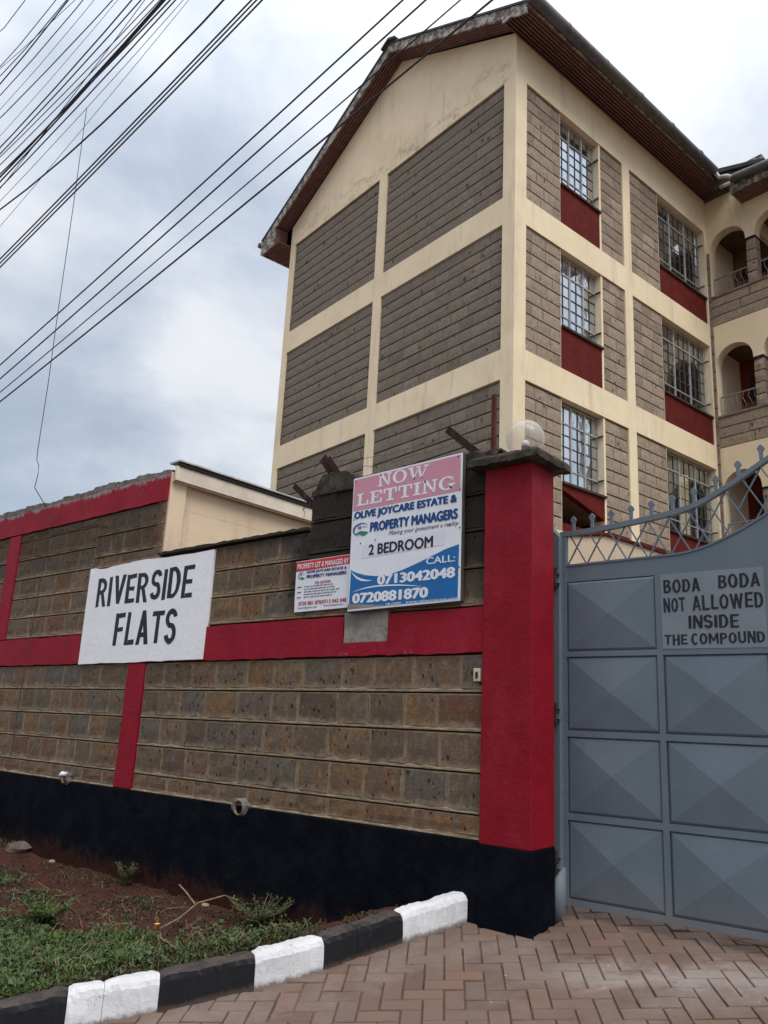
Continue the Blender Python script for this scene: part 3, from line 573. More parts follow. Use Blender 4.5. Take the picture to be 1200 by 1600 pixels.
for i in range(13):
    w = 'kerbw' if i % 2 == 0 else 'kerbb'; lab = ('white' if w == 'kerbw' else 'black') + ' painted kerb stone'; a, c = marks[i] + .001, marks[i + 1] - .001
    mid = (a + c) / 2 + (0.05 if i % 3 else -.04)
    if i == 0: kerb_stone(a, c, w, 0, lab)
    elif i in (2, 3): kerb_stone(a, c, w, 2 * i + 1, lab)
    else: kerb_stone(a, mid - .001, w, 2 * i + 1, lab); kerb_stone(mid + .001, c, w, 2 * i + 2, lab)

# ------------------------------------------------------------------ compound wall
cw = empty('compound_wall', (-4.0, 0.1, 0), label='long stone compound wall with red bands, black painted base and stepped top', cat='wall'); CWL = (-4.0, 0.1, 0)
FY = 0.0          # stone face; paint bands stand 12 mm proud
b = MB()
core = [(-9.9, -4.53, 3.86), (-4.53, -2.27, 2.90), (-2.27, -0.37, 3.24)]
for x0, x1, zt in core: b.box(x0, x1, 0.035, 0.22, -0.5, zt)
b.build('wall_core', 'joint', cw, sub=CWL)
rnd = random.Random(21); WM = [block_mesh('stone', 'wall_stone', i, 0.09) for i in range(10)]; blocks = []; mort = MB(); lip = []
def panel(x0, x1, z0, z1, pitch, top=False, lmin=0.30, lmax=0.47):
    for a, c, xs in courses(x0, x1, z0, z1, pitch, lmin, lmax, rnd, top):
        mort.box(x0, x1, 0.0115, 0.05, a + 0.006, c - 0.006); lip.append((x0, x1, a, c))
        for p, q in zip(xs, xs[1:]):
            h = (c - a) - 0.036 if c - a > 0.1 else (c - a) - 0.014
            w = q - p - 0.012
            if w < 0.03: continue
            zc_ = c - 0.010 - h / 2
            cen = Vector(((p + q) / 2 - CWL[0], 0.022 - CWL[1] + rnd.uniform(-.003, .003), zc_))
            blocks.append((proj_area(Vector(((p + q) / 2, 0, zc_)), Vector((0, 1, 0)), w * h), rnd.randrange(10), cen, (0, rnd.uniform(-.006, .006), 0), (w, 0.044, h)))
XL = -9.9
panel(XL, -4.865, 0.52, 1.765, 0.272, True); panel(-4.548, -0.40, 0.52, 1.765, 0.272, True)
panel(-7.76, -5.86, 2.11, 3.50, 0.2545); panel(-5.86, -4.53, 2.86, 3.50, 0.2545, True, 0.25, 0.4); panel(XL, -8.07, 2.11, 3.50, 0.2545)
panel(-3.585, -2.27, 2.11, 2.88, 0.262); panel(-2.27, -0.40, 2.11, 3.22, 0.28, False, 0.38, 0.55)
place_blocks(blocks, WM, 'stone', cw, 299, 'stone_fill'); mort.build('mortar', 'mortar', cw, sub=CWL, kind='stuff')
lb = MB(); r = random.Random(31)
for x0, x1, a, c in lip:
    if c - a < 0.12: continue
    n = max(2, int((x1 - x0) / 0.07)); base = len(lb.v)
    for i in range(n + 1):
        x = x0 + (x1 - x0) * i / n; h = 0.030 + r.uniform(-.012, .014); y = 0.004 + r.uniform(-.003, .003); lb.v += [(x, y, a + .008), (x, y, a + h * .6), (x, 0.013, a + h), (x, 0.013, a + .008)]
        if i: k = base + i * 4; lb.f += [(k - 4, k, k + 1, k - 3), (k - 3, k + 1, k + 2, k - 2), (k - 1, k + 3, k, k - 4)]; lb.mi += [0] * 3
lb.build('pointing_lip', 'mortar', cw, sub=CWL, kind='stuff')
def band(x0, x1, z0, z1, mat='red', nm='painted_band', proud=0.012):
    r = random.Random(int(x0 * 100) + int(z0 * 10)); b = MB()
    if x1 - x0 > z1 - z0:
        n = max(1, int((x1 - x0) / 0.12)); st = [(x0 + (x1 - x0) * i / n) for i in range(n + 1)]
        lo = [z0 + r.uniform(-.006, .006) for _ in st]; hi = [z1 + r.uniform(-.006, .006) for _ in st]
        poly = list(zip(st, lo)) + list(zip(st, hi))[::-1]
    else:
        n = max(1, int((z1 - z0) / 0.12)); st = [(z0 + (z1 - z0) * i / n) for i in range(n + 1)]
        lo = [x0 + r.uniform(-.005, .005) for _ in st]; hi = [x1 + r.uniform(-.005, .005) for _ in st]
        poly = [(x, z) for x, z in zip(lo, st)] + [(x, z) for x, z in zip(hi, st)][::-1]; poly = poly[::-1]
    b.prism(poly, 'y', -proud, 0.034); return b.build(nm, mat, cw, sub=CWL)
band(XL, -1.78, 1.775, 2.10); band(-1.30, -0.40, 1.775, 2.10); band(-1.78, -1.30, 1.775, 1.88)
band(-4.858, -4.555, 0.53, 1.762, proud=0.0105); band(-8.06, -7.77, 2.112, 3.49, proud=0.0105)
band(XL, -4.53, 3.505, 3.80)
rough_strip(XL, -4.53, -0.006, 0.22, 3.803, lambda x: 3.875 + 0.012 * sin(x * 3) + 0.01 * sin(x * 7.3), 0.05, 0.012, 3).build('rough_top', 'capping', cw, sub=CWL)
rough_strip(-4.53, -2.272, -0.03, 0.24, 2.893, lambda x: 2.922, 0.06, 0.006, 4).build('coping', 'dkcoping', cw, sub=CWL)
rough_strip(-2.27, -0.37, -0.012, 0.235, 3.20, lambda x: 3.40 - 0.13 * sst(-2.2, -1.5, x) + 0.03 * sin(x * 9) - (0.12 if x < -2.2 else 0), 0.045, 0.022, 5).build('rough_top', 'coping', cw, sub=CWL)
b = MB(); b.prism([(-1.772, 1.882), (-1.31, 1.884), (-1.302, 2.0), (-1.305, 2.135), (-1.778, 2.13), (-1.77, 2.0)], 'y', -0.006, 0.034); b.build('cement_patch', 'cement', cw, sub=CWL)
# black base: slightly wavy thick paint coat over render
b = MB(); nxp = 120
for i in range(nxp + 1):
    x = XL + (-0.40 - XL) * i / nxp; w = 0.006 * mnoise.noise(Vector((x * 2, 0, 0)))
    zt = 0.522 + 0.006 * mnoise.noise(Vector((x * 6, 4, 0))); b.v += [(x, -0.022 + w, -0.55), (x, -0.022 + w, 0.1), (x, -0.020 + w, zt - 0.01), (x, -0.008, zt + 0.004), (x, 0.034, zt + 0.004)]
    if i: k = i * 5; b.f += [(k - 5 + q, k + q, k + q + 1, k - 4 + q) for q in range(4)]
b.mi = [0] * len(b.f); b.build('black_base', 'black', cw, sub=CWL)
rough_strip(XL, -4.87, -0.014, 0.02, 0.524, lambda x: 0.532, 0.05, 0.004, 8).build('mortar_fillet', 'mortar', cw, sub=CWL); rough_strip(-4.54, -0.41, -0.014, 0.02, 0.524, lambda x: 0.532, 0.05, 0.004, 9).build('mortar_fillet', 'mortar', cw, sub=CWL)

def pipe(x, z, r, lab, tilt=0.0, rag=False):
    o = empty('drain_pipe', (x, 0, z), label=lab, cat='pipe', group=None); b = MB(); n = 18; rr = [r, r, r - 0.006, r - 0.006]; yy = [0.05, -0.045, -0.045, 0.05]
    for q, y in zip(rr, yy): b.v += [(q * cos(2 * pi * k / n), y + tilt * 0, q * sin(2 * pi * k / n)) for k in range(n)]
    b.f = [(j * n + k, j * n + (k + 1) % n, (j + 1) * n + (k + 1) % n, (j + 1) * n + k) for j in range(3) for k in range(n)]; b.mi = [0] * len(b.f); b.build('pipe_wall', 'pipe', o, smooth=True)
    b = MB(); b.prism([((r - .007) * cos(2 * pi * k / n), (r - .007) * sin(2 * pi * k / n)) for k in range(n)], 'y', 0.02, 0.03); b.build('pipe_inside', 'dark', o)
    b = MB(); rnd = random.Random(int(x * 10)); m = 20
    ins = [(r * 1.0 * cos(2 * pi * k / m), r * 1.0 * sin(2 * pi * k / m)) for k in range(m)]; outp = [((r * rnd.uniform(1.25, 1.9)) * cos(2 * pi * k / m) * 1.5, (r * rnd.uniform(1.15, 1.5)) * sin(2 * pi * k / m)) for k in range(m)]
    b.v = [(p[0], -0.035, p[1]) for p in ins] + [(p[0], -0.012, p[1]) for p in outp]; b.f = [(k, (k + 1) % m, m + (k + 1) % m, m + k) for k in range(m)]; b.mi = [0] * m; b.build('cement_collar', 'capping', o)
    if rag:
        b = MB(); b.tube([(0.02, -0.10, 0.03), (0.045, -0.09, 0.05), (0.06, -0.05, 0.045)], [0.02, 0.028, 0.022], 8); b.build('plastic_rag', 'v_white', o, smooth=True)
pipe(-5.78, 0.545, 0.055, 'small drain pipe with a white rag, in the black base left of the red strip', 0, True); pipe(-2.86, 0.510, 0.062, 'round drain pipe stub in the wall below the small red and white sign', 0)
mb_ = empty('socket_box', (-0.444, -0.002, 1.617), label='small cream plastic box on the stone wall beside the red pillar', cat='box')
MB().box(-0.028, 0.028, -0.028, 0.01, -0.045, 0.045).build('box_body', 'plastic', mb_, bevel=0.004); MB().box(-0.008, 0.012, -0.031, -0.028, -0.025, 0.02).build('box_slot', 'ink', mb_)

# ------------------------------------------------------------------ gate pillar with lamp
pl = empty('gate_pillar', (-0.2, 0.15, 0), label='red gate pillar with black base and mossy concrete cap', cat='pillar'); PLL = (-0.2, 0.15, 0)
MB().box(-0.40, 0.0, -0.030, 0.285, 0.505, 3.12).build('pillar_shaft', 'redp', pl, sub=PLL, bevel=0.006)
MB().box(-0.402, 0.003, -0.033, 0.288, -0.3, 0.504).build('pillar_base', 'black', pl, sub=PLL, bevel=0.006)
b = MB(); rnd = random.Random(3); x0, x1, y0, y1 = -0.50, 0.095, -0.125, 0.385; n = 14
per = [(x0 + (x1 - x0) * i / n, y0) for i in range(n)] + [(x1, y0 + (y1 - y0) * i / n) for i in range(n)] + [(x1 - (x1 - x0) * i / n, y1) for i in range(n)] + [(x0, y1 - (y1 - y0) * i / n) for i in range(n)]
m = len(per)
for dz, k in ((3.121, 0.85), (3.128, 1.0), (3.175, 1.0), (3.20, 0.93)):
    for (px, py) in per: b.v.append((-0.2 + (px + 0.2) * k + rnd.uniform(-.006, .006), 0.13 + (py - 0.13) * k + rnd.uniform(-.006, .006), dz + (rnd.uniform(-.006, .006) if dz > 3.125 else 0)))
b.f = [(j * m + i, j * m + (i + 1) % m, (j + 1) * m + (i + 1) % m, (j + 1) * m + i) for j in range(3) for i in range(m)]
b.v += [(-0.2, 0.13, 3.235), (-0.2, 0.13, 3.121)]; t = 3 * m; b.f += [(t + i, t + (i + 1) % m, 4 * m) for i in range(m)] + [((i + 1) % m, i, 4 * m + 1) for i in range(m)]
b.mi = [0] * len(b.f); b.build('cap_slab', 'coping', pl, sub=PLL)
gl = empty('globe_lamp', (-0.125, 0.085, 3.19), label='clear glass globe lamp standing on the red gate pillar', cat='lamp')
def sphere(r, nu=32, nv=18, c=(0, 0, 0), cut=None):
    b = MB(); v0 = 0
    for j in range(nv + 1):
        t = pi * j / nv
        for i in range(nu): b.v.append((c[0] + r * sin(t) * cos(2 * pi * i / nu), c[1] + r * sin(t) * sin(2 * pi * i / nu), c[2] + r * cos(t)))
    b.f = [(j * nu + i, (j + 1) * nu + i, (j + 1) * nu + (i + 1) % nu, j * nu + (i + 1) % nu) for j in range(nv) for i in range(nu)]; b.mi = [0] * len(b.f); return b
sphere(0.146, c=(0, 0, 0.158)).build('glass_globe', 'globe', gl, smooth=True)
MB().tube([(0, 0, -0.01), (0, 0, 0.04)], 0.055, 16).tube([(0, 0, 0.04), (0, 0, 0.10)], 0.032, 14).build('lamp_holder', 'gutter', gl)
sphere(0.030, 16, 10, (0, 0, 0.120)).build('bulb', 'bulb', gl, smooth=True)
rt_ = empty('ridge_scrap', (-0.33, 0.22, 3.21), label='dark bent metal offcut lying on the pillar cap beside the globe lamp', cat='scrap metal')
MB().prism([(-0.10, 0.0), (0.0, 0.105), (0.11, 0.0), (0.10, 0.0), (0.0, 0.088), (-0.09, 0.0)], 'y', -0.16, 0.10).build('bent_sheet', 'coping', rt_)

# ------------------------------------------------------------------ brackets, post, barbed wire on the wall top
def angle_iron(name, a, bpt, w, lab, mat='rust'):
    a = Vector(a); c = Vector(bpt); o = empty(name, a, label=lab, cat='bracket', group='rusty wall-top brackets'); t = (c - a).normalized(); u = Vector((0, 1, 0)); x = t.cross(u).normalized()
    b = MB(); L_ = (c - a).length; s0 = -t * 0.12
    for (p, q) in (((x * (-w / 2)), (x * (w / 2))),):
        # two flanges of an L section
        b.bar(s0 + u * 0.0, t * L_, w, 0.006, 0, (0, 1, 0)); b.build('flange', mat, o)
    b = MB(); b.bar(s0 + x * (w / 2 - 0.003) + u * (w / 2), t * L_ + x * (w / 2 - 0.003) + u * (w / 2), 0.006, w, 0, (0, 1, 0)); b.build('flange', mat, o)
    return o
angle_iron('wall_bracket', (-2.27, 0.03, 3.13), (-2.50, -0.02, 3.34), 0.055, 'short rusty angle iron jutting left from the side of the wall step')
angle_iron('wall_bracket', (-2.03, 0.06, 3.33), (-2.20, 0.03, 3.57), 0.085, 'wide flat rusty bracket on the wall step, left one of the close pair')
angle_iron('wall_bracket', (-1.89, 0.03, 3.25), (-2.08, -0.02, 3.53), 0.055, 'rusty angle iron rising by the top left corner of the pink billboard')
angle_iron('wall_bracket', (-0.50, 0.03, 3.28), (-0.76, -0.04, 3.52), 0.060, 'rusty angle iron between the billboard and the gate pillar')
rp = empty('rusty_post', (-0.455, 0.16, 3.15), label='thin upright red oxide steel tube behind the gate pillar', cat='post'); MB().box(-0.015, 0.015, -0.015, 0.015, 0, 0.66).build('tube', 'redoxide', rp)
def wavy(a, c, n, amp, seed, sag=0.0):
    r = random.Random(seed); a = Vector(a); c = Vector(c); P = []
    for i in range(n + 1):
        t = i / n; p = a.lerp(c, t); k = 0 if i in (0, n) else 1; p += Vector((r.uniform(-amp, amp), r.uniform(-amp, amp), r.uniform(-amp, amp) - 4 * sag * t * (1 - t))) * k; P.append(p)
    return P
bw = empty('barbed_wire', (-1.2, 0.05, 3.4), label='thin tangled barbed wire strung between the rusty wall-top brackets', cat='wire')
b = MB(); o3 = Vector((-1.2, 0.05, 3.4))
for i, (a, c, sg) in enumerate([((-2.06, 0, 3.50), (-0.72, 0, 3.49), 0.05), ((-1.98, 0.03, 3.40), (-0.60, 0.0, 3.42), 0.03), ((-2.46, -0.01, 3.31), (-2.15, 0.0, 3.55), -0.01), ((-2.49, 0, 3.33), (-2.1, 0.02, 3.38), 0.03), ((-0.74, 0, 3.50), (-0.44, 0.1, 3.42), 0.02)]):
    P = [p - o3 for p in wavy(a, c, 22, 0.010, i, sg)]; b.tube(P, 0.0022, 5)
    for p in P[2::4]: b.tube([p + Vector((-.012, 0, -.014)), p, p + Vector((.010, .004, .016))], 0.0016, 4)
b.tube([Vector(p) - o3 for p in wavy((-2.36, 0, 3.24), (-2.36, 0, 3.02), 8, 0.018, 9)], 0.003, 5).tube([Vector(p) - o3 for p in wavy((-2.38, 0, 3.09), (-2.28, 0, 3.15), 6, 0.015, 19)], 0.003, 5)
b.build('wire_strand', 'wire', bw)

# ------------------------------------------------------------------ signs
sg = empty('painted_name_sign', (-4.72, -0.012, 1.78), label='white painted panel on the stone wall reading RIVERSIDE FLATS', cat='sign'); o_ = Vector(sg.location)
r = random.Random(2); b = MB(); top = [(-5.862 + 2.28 * i / 20, 2.858 + r.uniform(-.008, .008) + (-0.012 * sin(i * .5))) for i in range(21)]; bot = [(-5.852 + 2.255 * i / 20, 1.770 + r.uniform(-.005, .005) + 0.012 * i / 20) for i in range(21)]
b.prism(bot + top[::-1], 'y', -0.020, 0.030); b.build('sign_panel', 'white_sign', sg, sub=o_)
def rel(bx, o_): return (bx[0] - o_.x, bx[1] - o_.x, bx[2] - o_.z, bx[3] - o_.z)
def widths(words, box, y, parent, mat, o_, bold, shear=0.0, jit=0.0, seed=0):
    """hand lettering: each letter set by itself with its own height and tilt"""
    rr = random.Random(seed); wts = {'I': 0.42, 'W': 1.35, 'M': 1.3, 'L': 0.86, 'F': 0.88, 'E': 0.9, ' ': 0.55}; x0, x1, z0, z1 = box; gap = 0.16
    tot = sum(wts.get(c, 1.0) for c in words) + gap * (len(words) - 1); k = (x1 - x0) / tot; x = x0
    for c in words:
        w = wts.get(c, 1.0) * k
        if c != ' ': text(c, rel((x, x + w, z0 + rr.uniform(-jit, jit), z1 + rr.uniform(-jit, jit)), o_), y, parent, mat, bold, shear + rr.uniform(-.03, .03), name='letter')
        x += w + gap * k
brush('RIVERSIDE', rel((-5.650, -3.868, 2.408, 2.730), o_), -0.0092, sg, 'ink', 4, 0.009, 0.03)
brush('FLATS', rel((-5.197, -4.066, 1.953, 2.302), o_), -0.0092, sg, 'ink', 5, 0.009, 0.03)

bb = empty('now_letting_billboard', (-1.17, -0.05, 2.13), label='tall billboard with a faded pink top and blue foot reading NOW LETTING', cat='billboard'); o_ = Vector(bb.location)
b = MB(); nu, nv = 16, 18; TL, TR, BR_, BL = (-1.722, 3.262), (-0.609, 3.293), (-0.580, 2.150), (-1.690, 2.135)
def bil(u, v): return tuple((1 - u) * (1 - v) * BL[k] + u * (1 - v) * BR_[k] + u * v * TR[k] + (1 - u) * v * TL[k] for k in (0, 1))
bx0, bx1 = -1.715, -0.587
b.prism([(-1.703, 2.132), (-0.588, 2.150), (-0.598, 3.292), (-1.718, 3.264)], 'y', -0.004, 0.004); b.build('banner_face', 'v_white', bb, sub=o_ - Vector((0, o_.y, 0)))
b = MB(); fr = 0.022
P4 = [Vector((-1.703, 0, 2.132)), Vector((-0.588, 0, 2.150)), Vector((-0.598, 0, 3.292)), Vector((-1.718, 0, 3.264))]
for i in range(4): b.bar(P4[i] + Vector((0, 0.018, 0)), P4[(i + 1) % 4] + Vector((0, 0.018, 0)), fr, 0.024)
b.build('sign_frame', 'steel', bb, sub=o_ - Vector((0, o_.y, 0)))
b = MB()
for z in (2.35, 2.75, 3.12):
    for x in (-1.6, -0.7): b.box(x - .015, x + .015, 0.02, 0.06, z - .015, z + .015)
b.build('wall_fixing', 'steel', bb, sub=o_ - Vector((0, o_.y, 0)))
def flat(poly, y, nm, mat, par, o_): b = MB(); b.v = [(p[0] - o_.x, y, p[1] - o_.z) for p in poly]; b.f = [tuple(range(len(poly)))]; b.mi = [0]; return b.build(nm, mat, par)
def strip(A, B_, y, nm, mat, par, o_):
    b = MB(); b.v = [(p[0] - o_.x, y, p[1] - o_.z) for p in A] + [(p[0] - o_.x, y, p[1] - o_.z) for p in B_]; n = len(A); b.f = [(i, i + 1, n + i + 1, n + i) for i in range(n - 1)]; b.mi = [0] * (n - 1); return b.build(nm, mat, par)
flat([(-1.706, 2.975), (-0.609, 2.990), (-0.612, 3.278), (-1.708, 3.250)], -0.0055, 'pink_panel', 'v_pink', bb, o_)
cur = [(-1.690, 2.474), (-1.64, 2.450), (-1.537, 2.419), (-1.412, 2.400), (-1.252, 2.405), (-1.136, 2.428), (-0.986, 2.469), (-0.858, 2.509), (-0.733, 2.549), (-0.606, 2.574)]
def botl(x): return 2.148 + (x + 1.703) * 0.016
strip(cur, [(x, botl(x)) for x, z in cur], -0.0055, 'blue_panel', 'v_blue', bb, o_)
def swoosh(P, w, mat='v_white'):
    n = len(P); strip([(x, z + w * sin(pi * i / (n - 1)) * .5) for i, (x, z) in enumerate(P)], [(x, z - w * sin(pi * i / (n - 1)) * .5) for i, (x, z) in enumerate(P)], -0.0070, 'swoosh', mat, bb, o_)
swoosh([(-1.688, 2.462), (-1.66, 2.435), (-1.62, 2.405), (-1.57, 2.383), (-1.51, 2.372), (-1.44, 2.368)], 0.020)
swoosh([(-1.670, 2.282), (-1.60, 2.300), (-1.50, 2.313), (-1.40, 2.318), (-1.30, 2.317), (-1.15, 2.307), (-1.02, 2.293), (-0.93, 2.277)], 0.012)
slab('NOW', rel((-1.440, -0.918, 3.147, 3.258), o_), -0.0070, bb, 'v_white'); slab('LETTING', rel((-1.667, -0.655, 3.012, 3.122), o_), -0.0070, bb, 'v_white')
text('OLIVE JOYCARE ESTATE &', rel((-1.690, -0.632, 2.885, 2.968), o_), -0.0070, bb, 'v_dkblue', 0.09); text('PROPERTY MANAGERS', rel((-1.503, -0.622, 2.772, 2.856), o_), -0.0070, bb, 'v_dkblue', 0.09)
text('Making your investment a reality.', rel((-1.298, -0.612, 2.712, 2.757), o_), -0.0070, bb, 'v_ink', 0.0, 0.3)
flat([(-1.60, 2.545), (-0.76, 2.590), (-0.76, 2.715), (-1.60, 2.672)], -0.0062, 'sticker', 'v_grey', bb, o_) if False else None
strip([(-1.575, 2.560), (-0.745, 2.585)], [(-1.575, 2.672), (-0.745, 2.700)], -0.0058, 'sticker', mk_vinyl('sticker_white', (0.66, 0.69, 0.74)), bb, o_)
text('2 BEDROOM', rel((-1.505, -0.848, 2.578, 2.668), o_), -0.0070, bb, 'v_ink', 0.05)
text('CALL:', rel((-0.908, -0.636, 2.446, 2.500), o_), -0.0070, bb, 'v_white', 0.02); text('0713042048', rel((-1.395, -0.632, 2.325, 2.407), o_), -0.0070, bb, 'v_white', 0.075); text('0720881870', rel((-1.655, -0.878, 2.190, 2.275), o_), -0.0070, bb, 'v_white', 0.075)
text('www.olivejoycare.com', rel((-1.092, -0.594, 2.153, 2.180), o_), -0.0070, bb, 'v_white', 0.01, 0.3); text('re.com', rel((-1.296, -1.142, 2.153, 2.174), o_), -0.0070, bb, 'v_white', 0.01, 0.3)
# peeled strip along the foot of the banner
r = random.Random(8); A = [(-1.70 + i * 0.02, botl(-1.70 + i * .02)) for i in range(20)]; strip(A, [(x, z + 0.035 * (1 - i / 20) + r.uniform(0.002, 0.012)) for i, (x, z) in enumerate(A)], -0.0066, 'peeled_foot', 'cement', bb, o_)
def logo(cx_, cz_, rx, rz_, par, o_, y):
    n = 24; A = []; B_ = []
    for i in range(n + 1):
        a = radians(20 + 250 * i / n); t = sin(pi * i / n); A.append((cx_ + rx * cos(a), cz_ + rz_ * sin(a))); B_.append((cx_ + rx * (1 - .22 * t) * cos(a), cz_ + rz_ * (1 - .22 * t) * sin(a)))
    strip(A, B_, y, 'logo_ring', 'v_dkblue', par, o_)
    A = []; B_ = []
    for i in range(13):
        u = i / 12; x = cx_ - rx * .6 + 1.55 * rx * u; z = cz_ - rz_ * .65 + rz_ * (.15 * sin(2 * pi * u) + .25 * u * 0); A.append((x, z + rz_ * (.10 + .55 * sin(pi * u) * u))); B_.append((x, z - rz_ * .32 * sin(pi * min(1, u * 1.05))))
    strip(A, B_, y, 'logo_field', 'v_green', par, o_)
    for dx in (-.35, -.15): flat([(cx_ + rx * dx, cz_ + rz_ * .05), (cx_ + rx * (dx + .12), cz_ + rz_ * .05), (cx_ + rx * (dx + .12), cz_ + rz_ * .62), (cx_ + rx * dx, cz_ + rz_ * .55)], y, 'logo_block', 'v_dkblue', par, o_)
    strip([(cx_ - rx * .1, cz_ + rz_ * .2), (cx_ + rx * .3, cz_ + rz_ * .48), (cx_ + rx * .8, cz_ + rz_ * .2)], [(cx_ - rx * .1, cz_ + rz_ * .12), (cx_ + rx * .3, cz_ + rz_ * .40), (cx_ + rx * .8, cz_ + rz_ * .12)], y, 'logo_roof', 'v_dkblue', par, o_)
logo(-1.605, 2.808, 0.088, 0.055, bb, o_, -0.0070)
b = MB()
for (x, z) in [(-1.69, 3.235), (-0.635, 3.265), (-0.61, 3.0), (-0.605, 2.7), (-0.60, 2.4), (-1.60, 2.69), (-1.44, 2.70), (-1.02, 2.72), (-0.70, 2.735), (-1.69, 2.9)]: b.tube([(x, -0.008, z), (x, -0.004, z)], 0.006, 8)
b.build('rivet', 'steel', bb, sub=o_ - Vector((0, o_.y, 0)))

ss = empty('small_agency_sign', (-2.05, -0.012, 2.17), label='small white sign with a red header fixed left of the big billboard', cat='sign'); o_ = Vector(ss.location)
b = MB(); b.prism([(-2.376, 2.166), (-1.742, 2.173), (-1.745, 2.622), (-2.392, 2.616)], 'y', -0.004, 0.014); b.build('sign_board', 'v_white', ss, sub=o_ - Vector((0, o_.y, 0)))
flat([(-2.389, 2.524), (-1.746, 2.540), (-1.746, 2.618), (-2.391, 2.612)], -0.0055, 'red_header', 'v_red', ss, o_)
text('PROPERTY LET & MANAGED BY', rel((-2.372, -1.755, 2.545, 2.592), o_), -0.0070, ss, 'v_white', 0.03)
text('OLIVE JOYCARE ESTATE &', rel((-2.254, -1.775, 2.493, 2.524), o_), -0.0070, ss, 'v_navy', 0.08); text('PROPERTY MANAGERS', rel((-2.250, -1.775, 2.455, 2.485), o_), -0.0070, ss, 'v_navy', 0.08)
logo(-2.312, 2.482, 0.042, 0.034, ss, o_, -0.0070)
text('our services', rel((-2.142, -1.952, 2.405, 2.428), o_), -0.0070, ss, 'v_maroon', 0.01); flat([(-2.142, 2.399), (-1.952, 2.401), (-1.952, 2.404), (-2.142, 2.402)], -0.0070, 'underline', 'v_maroon', ss, o_)
r = random.Random(4); b = MB()
for row in range(5):      # fine print too small to read: broken hairlines
    z = 2.380 - row * 0.023; x = -2.355 if row % 2 == 0 else -2.27
    if row % 2 == 0: b.box(x - o_.x, x + 0.055 - o_.x, -0.0075, -0.007, z - o_.z, z + 0.008 - o_.z); x += 0.085
    end = r.uniform(-1.99, -1.78)
    while x < end:
        w = r.uniform(0.012, 0.045); b.box(x - o_.x, x + w - o_.x, -0.0075, -0.007, z - o_.z, z + 0.0075 - o_.z); x += w + 0.009
b.build('fine_print', 'v_text', ss, kind='stuff')
text('0720 881 870/0713 042 048', rel((-2.325, -1.758, 2.222, 2.255), o_), -0.0070, ss, 'v_maroon', 0.03)
text('www.olivejoycare.com', rel((-2.330, -2.10, 2.190, 2.207), o_), -0.0070, ss, 'v_ink', 0.01); text('www.olivejoycare.com', rel((-2.02, -1.79, 2.194, 2.211), o_), -0.0070, ss, 'v_ink', 0.01)

# ------------------------------------------------------------------ outbuilding behind the wall
ob = empty('outbuilding', (-4.7, 1.2, 0), label='low cream outbuilding with white fascia showing above the stone wall', cat='outbuilding'); OBL = (-4.7, 1.2, 0)
MB().box(-9.6, -4.545, 0.225, 4.0, 0, 3.45).build('outbuilding_wall', 'cream2', ob, sub=OBL); MB().box(-4.60, -4.535, 0.222, 0.0, 2.5, 3.8) if False else None
MB().box(-4.70, -4.544, 0.226, 4.0, 3.451, 3.86).build('eaves_wall', 'cream2', ob, sub=OBL); MB().box(-4.70, -4.50, 0.02, 0.22, 2.93, 3.83).build('end_pier', 'cream2', ob, sub=OBL, bevel=0.01)
MB().box(-4.46, -4.428, 0.015, 3.9, 3.725, 3.885).build('fascia', 'fascia', ob, sub=OBL, bevel=0.003)
MB().box(-4.50, -4.462, 0.02, 3.9, 3.715, 3.738).build('fascia_batten', 'fascia', ob, sub=OBL)
b = MB(); b.prism([(-9.5, 3.50), (-4.395, 3.935), (-4.395, 3.953), (-9.5, 3.518)], 'y', 0.225, 4.1); b.box(-4.60, -4.396, 0.03, 0.2245, 3.934, 3.952); b.build('roof_sheet', 'pvc', ob, sub=OBL)
MB().box(-4.458, -4.41, 0.04, 4.0, 3.888, 3.932).build('eave_shade_strip', 'dark', ob, sub=OBL)  # near-black strip stands in for the shaded underside of the overhanging sheet

# ------------------------------------------------------------------ apartment building (local frame: +x out of its right face, -y out of its gable)
BO = Vector((-3.726, 5.771, 0)); BR = radians(-10.476); BMX = Matrix.Translation(BO) @ Matrix.Rotation(BR, 4, 'Z')
ap = empty('apartment_building', BO, BR, label='four storey block of flats in grey stone and cream render with brown boarded eaves', cat='building')
def b2w(p): return BMX @ Vector(p)
NG = (Matrix.Rotation(BR, 3, 'Z') @ Vector((0, -1, 0))); NR = (Matrix.Rotation(BR, 3, 'Z') @ Vector((1, 0, 0)))
LEV = [(0.3, 3.99), (4.55, 7.03), (7.59, 10.05), (10.60, 13.09)]; BANDS = [(3.99, 4.55), (7.03, 7.59), (10.05, 10.60)]
PR = 0.028
b = MB(); bk = MB()
# gable wall: backing set back, cream members proud
bk.box(-7.70, -0.30, 0.05, 0.25, 0, 13.2)
for x0, x1 in ((-0.27, 0.0), (-4.04, -3.77), (-7.72, -7.50)): b.box(x0, x1, -PR if x1 < 0 else 0.0 - PR, 0.049, 0.0, 13.09)
for z0, z1 in BANDS: b.box(-3.77, -0.27, -PR, 0.049, z0, z1).box(-7.50, -4.04, -PR, 0.049, z0, z1)
b.prism([(-7.72, 13.09), (0.0, 13.09), (0.0, 14.05), (-3.45, 15.87), (-7.72, 13.68)], 'y', -PR, 0.049)
b.build('gable_render_frame', 'cream_gable', ap); bk.build('gable_backing', 'joint', ap)
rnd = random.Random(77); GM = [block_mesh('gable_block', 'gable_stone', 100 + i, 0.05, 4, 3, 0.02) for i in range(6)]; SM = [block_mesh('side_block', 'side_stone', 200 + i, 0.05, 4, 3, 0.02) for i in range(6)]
gblocks = []; sblocks = []; gm = MB(); rm = MB()
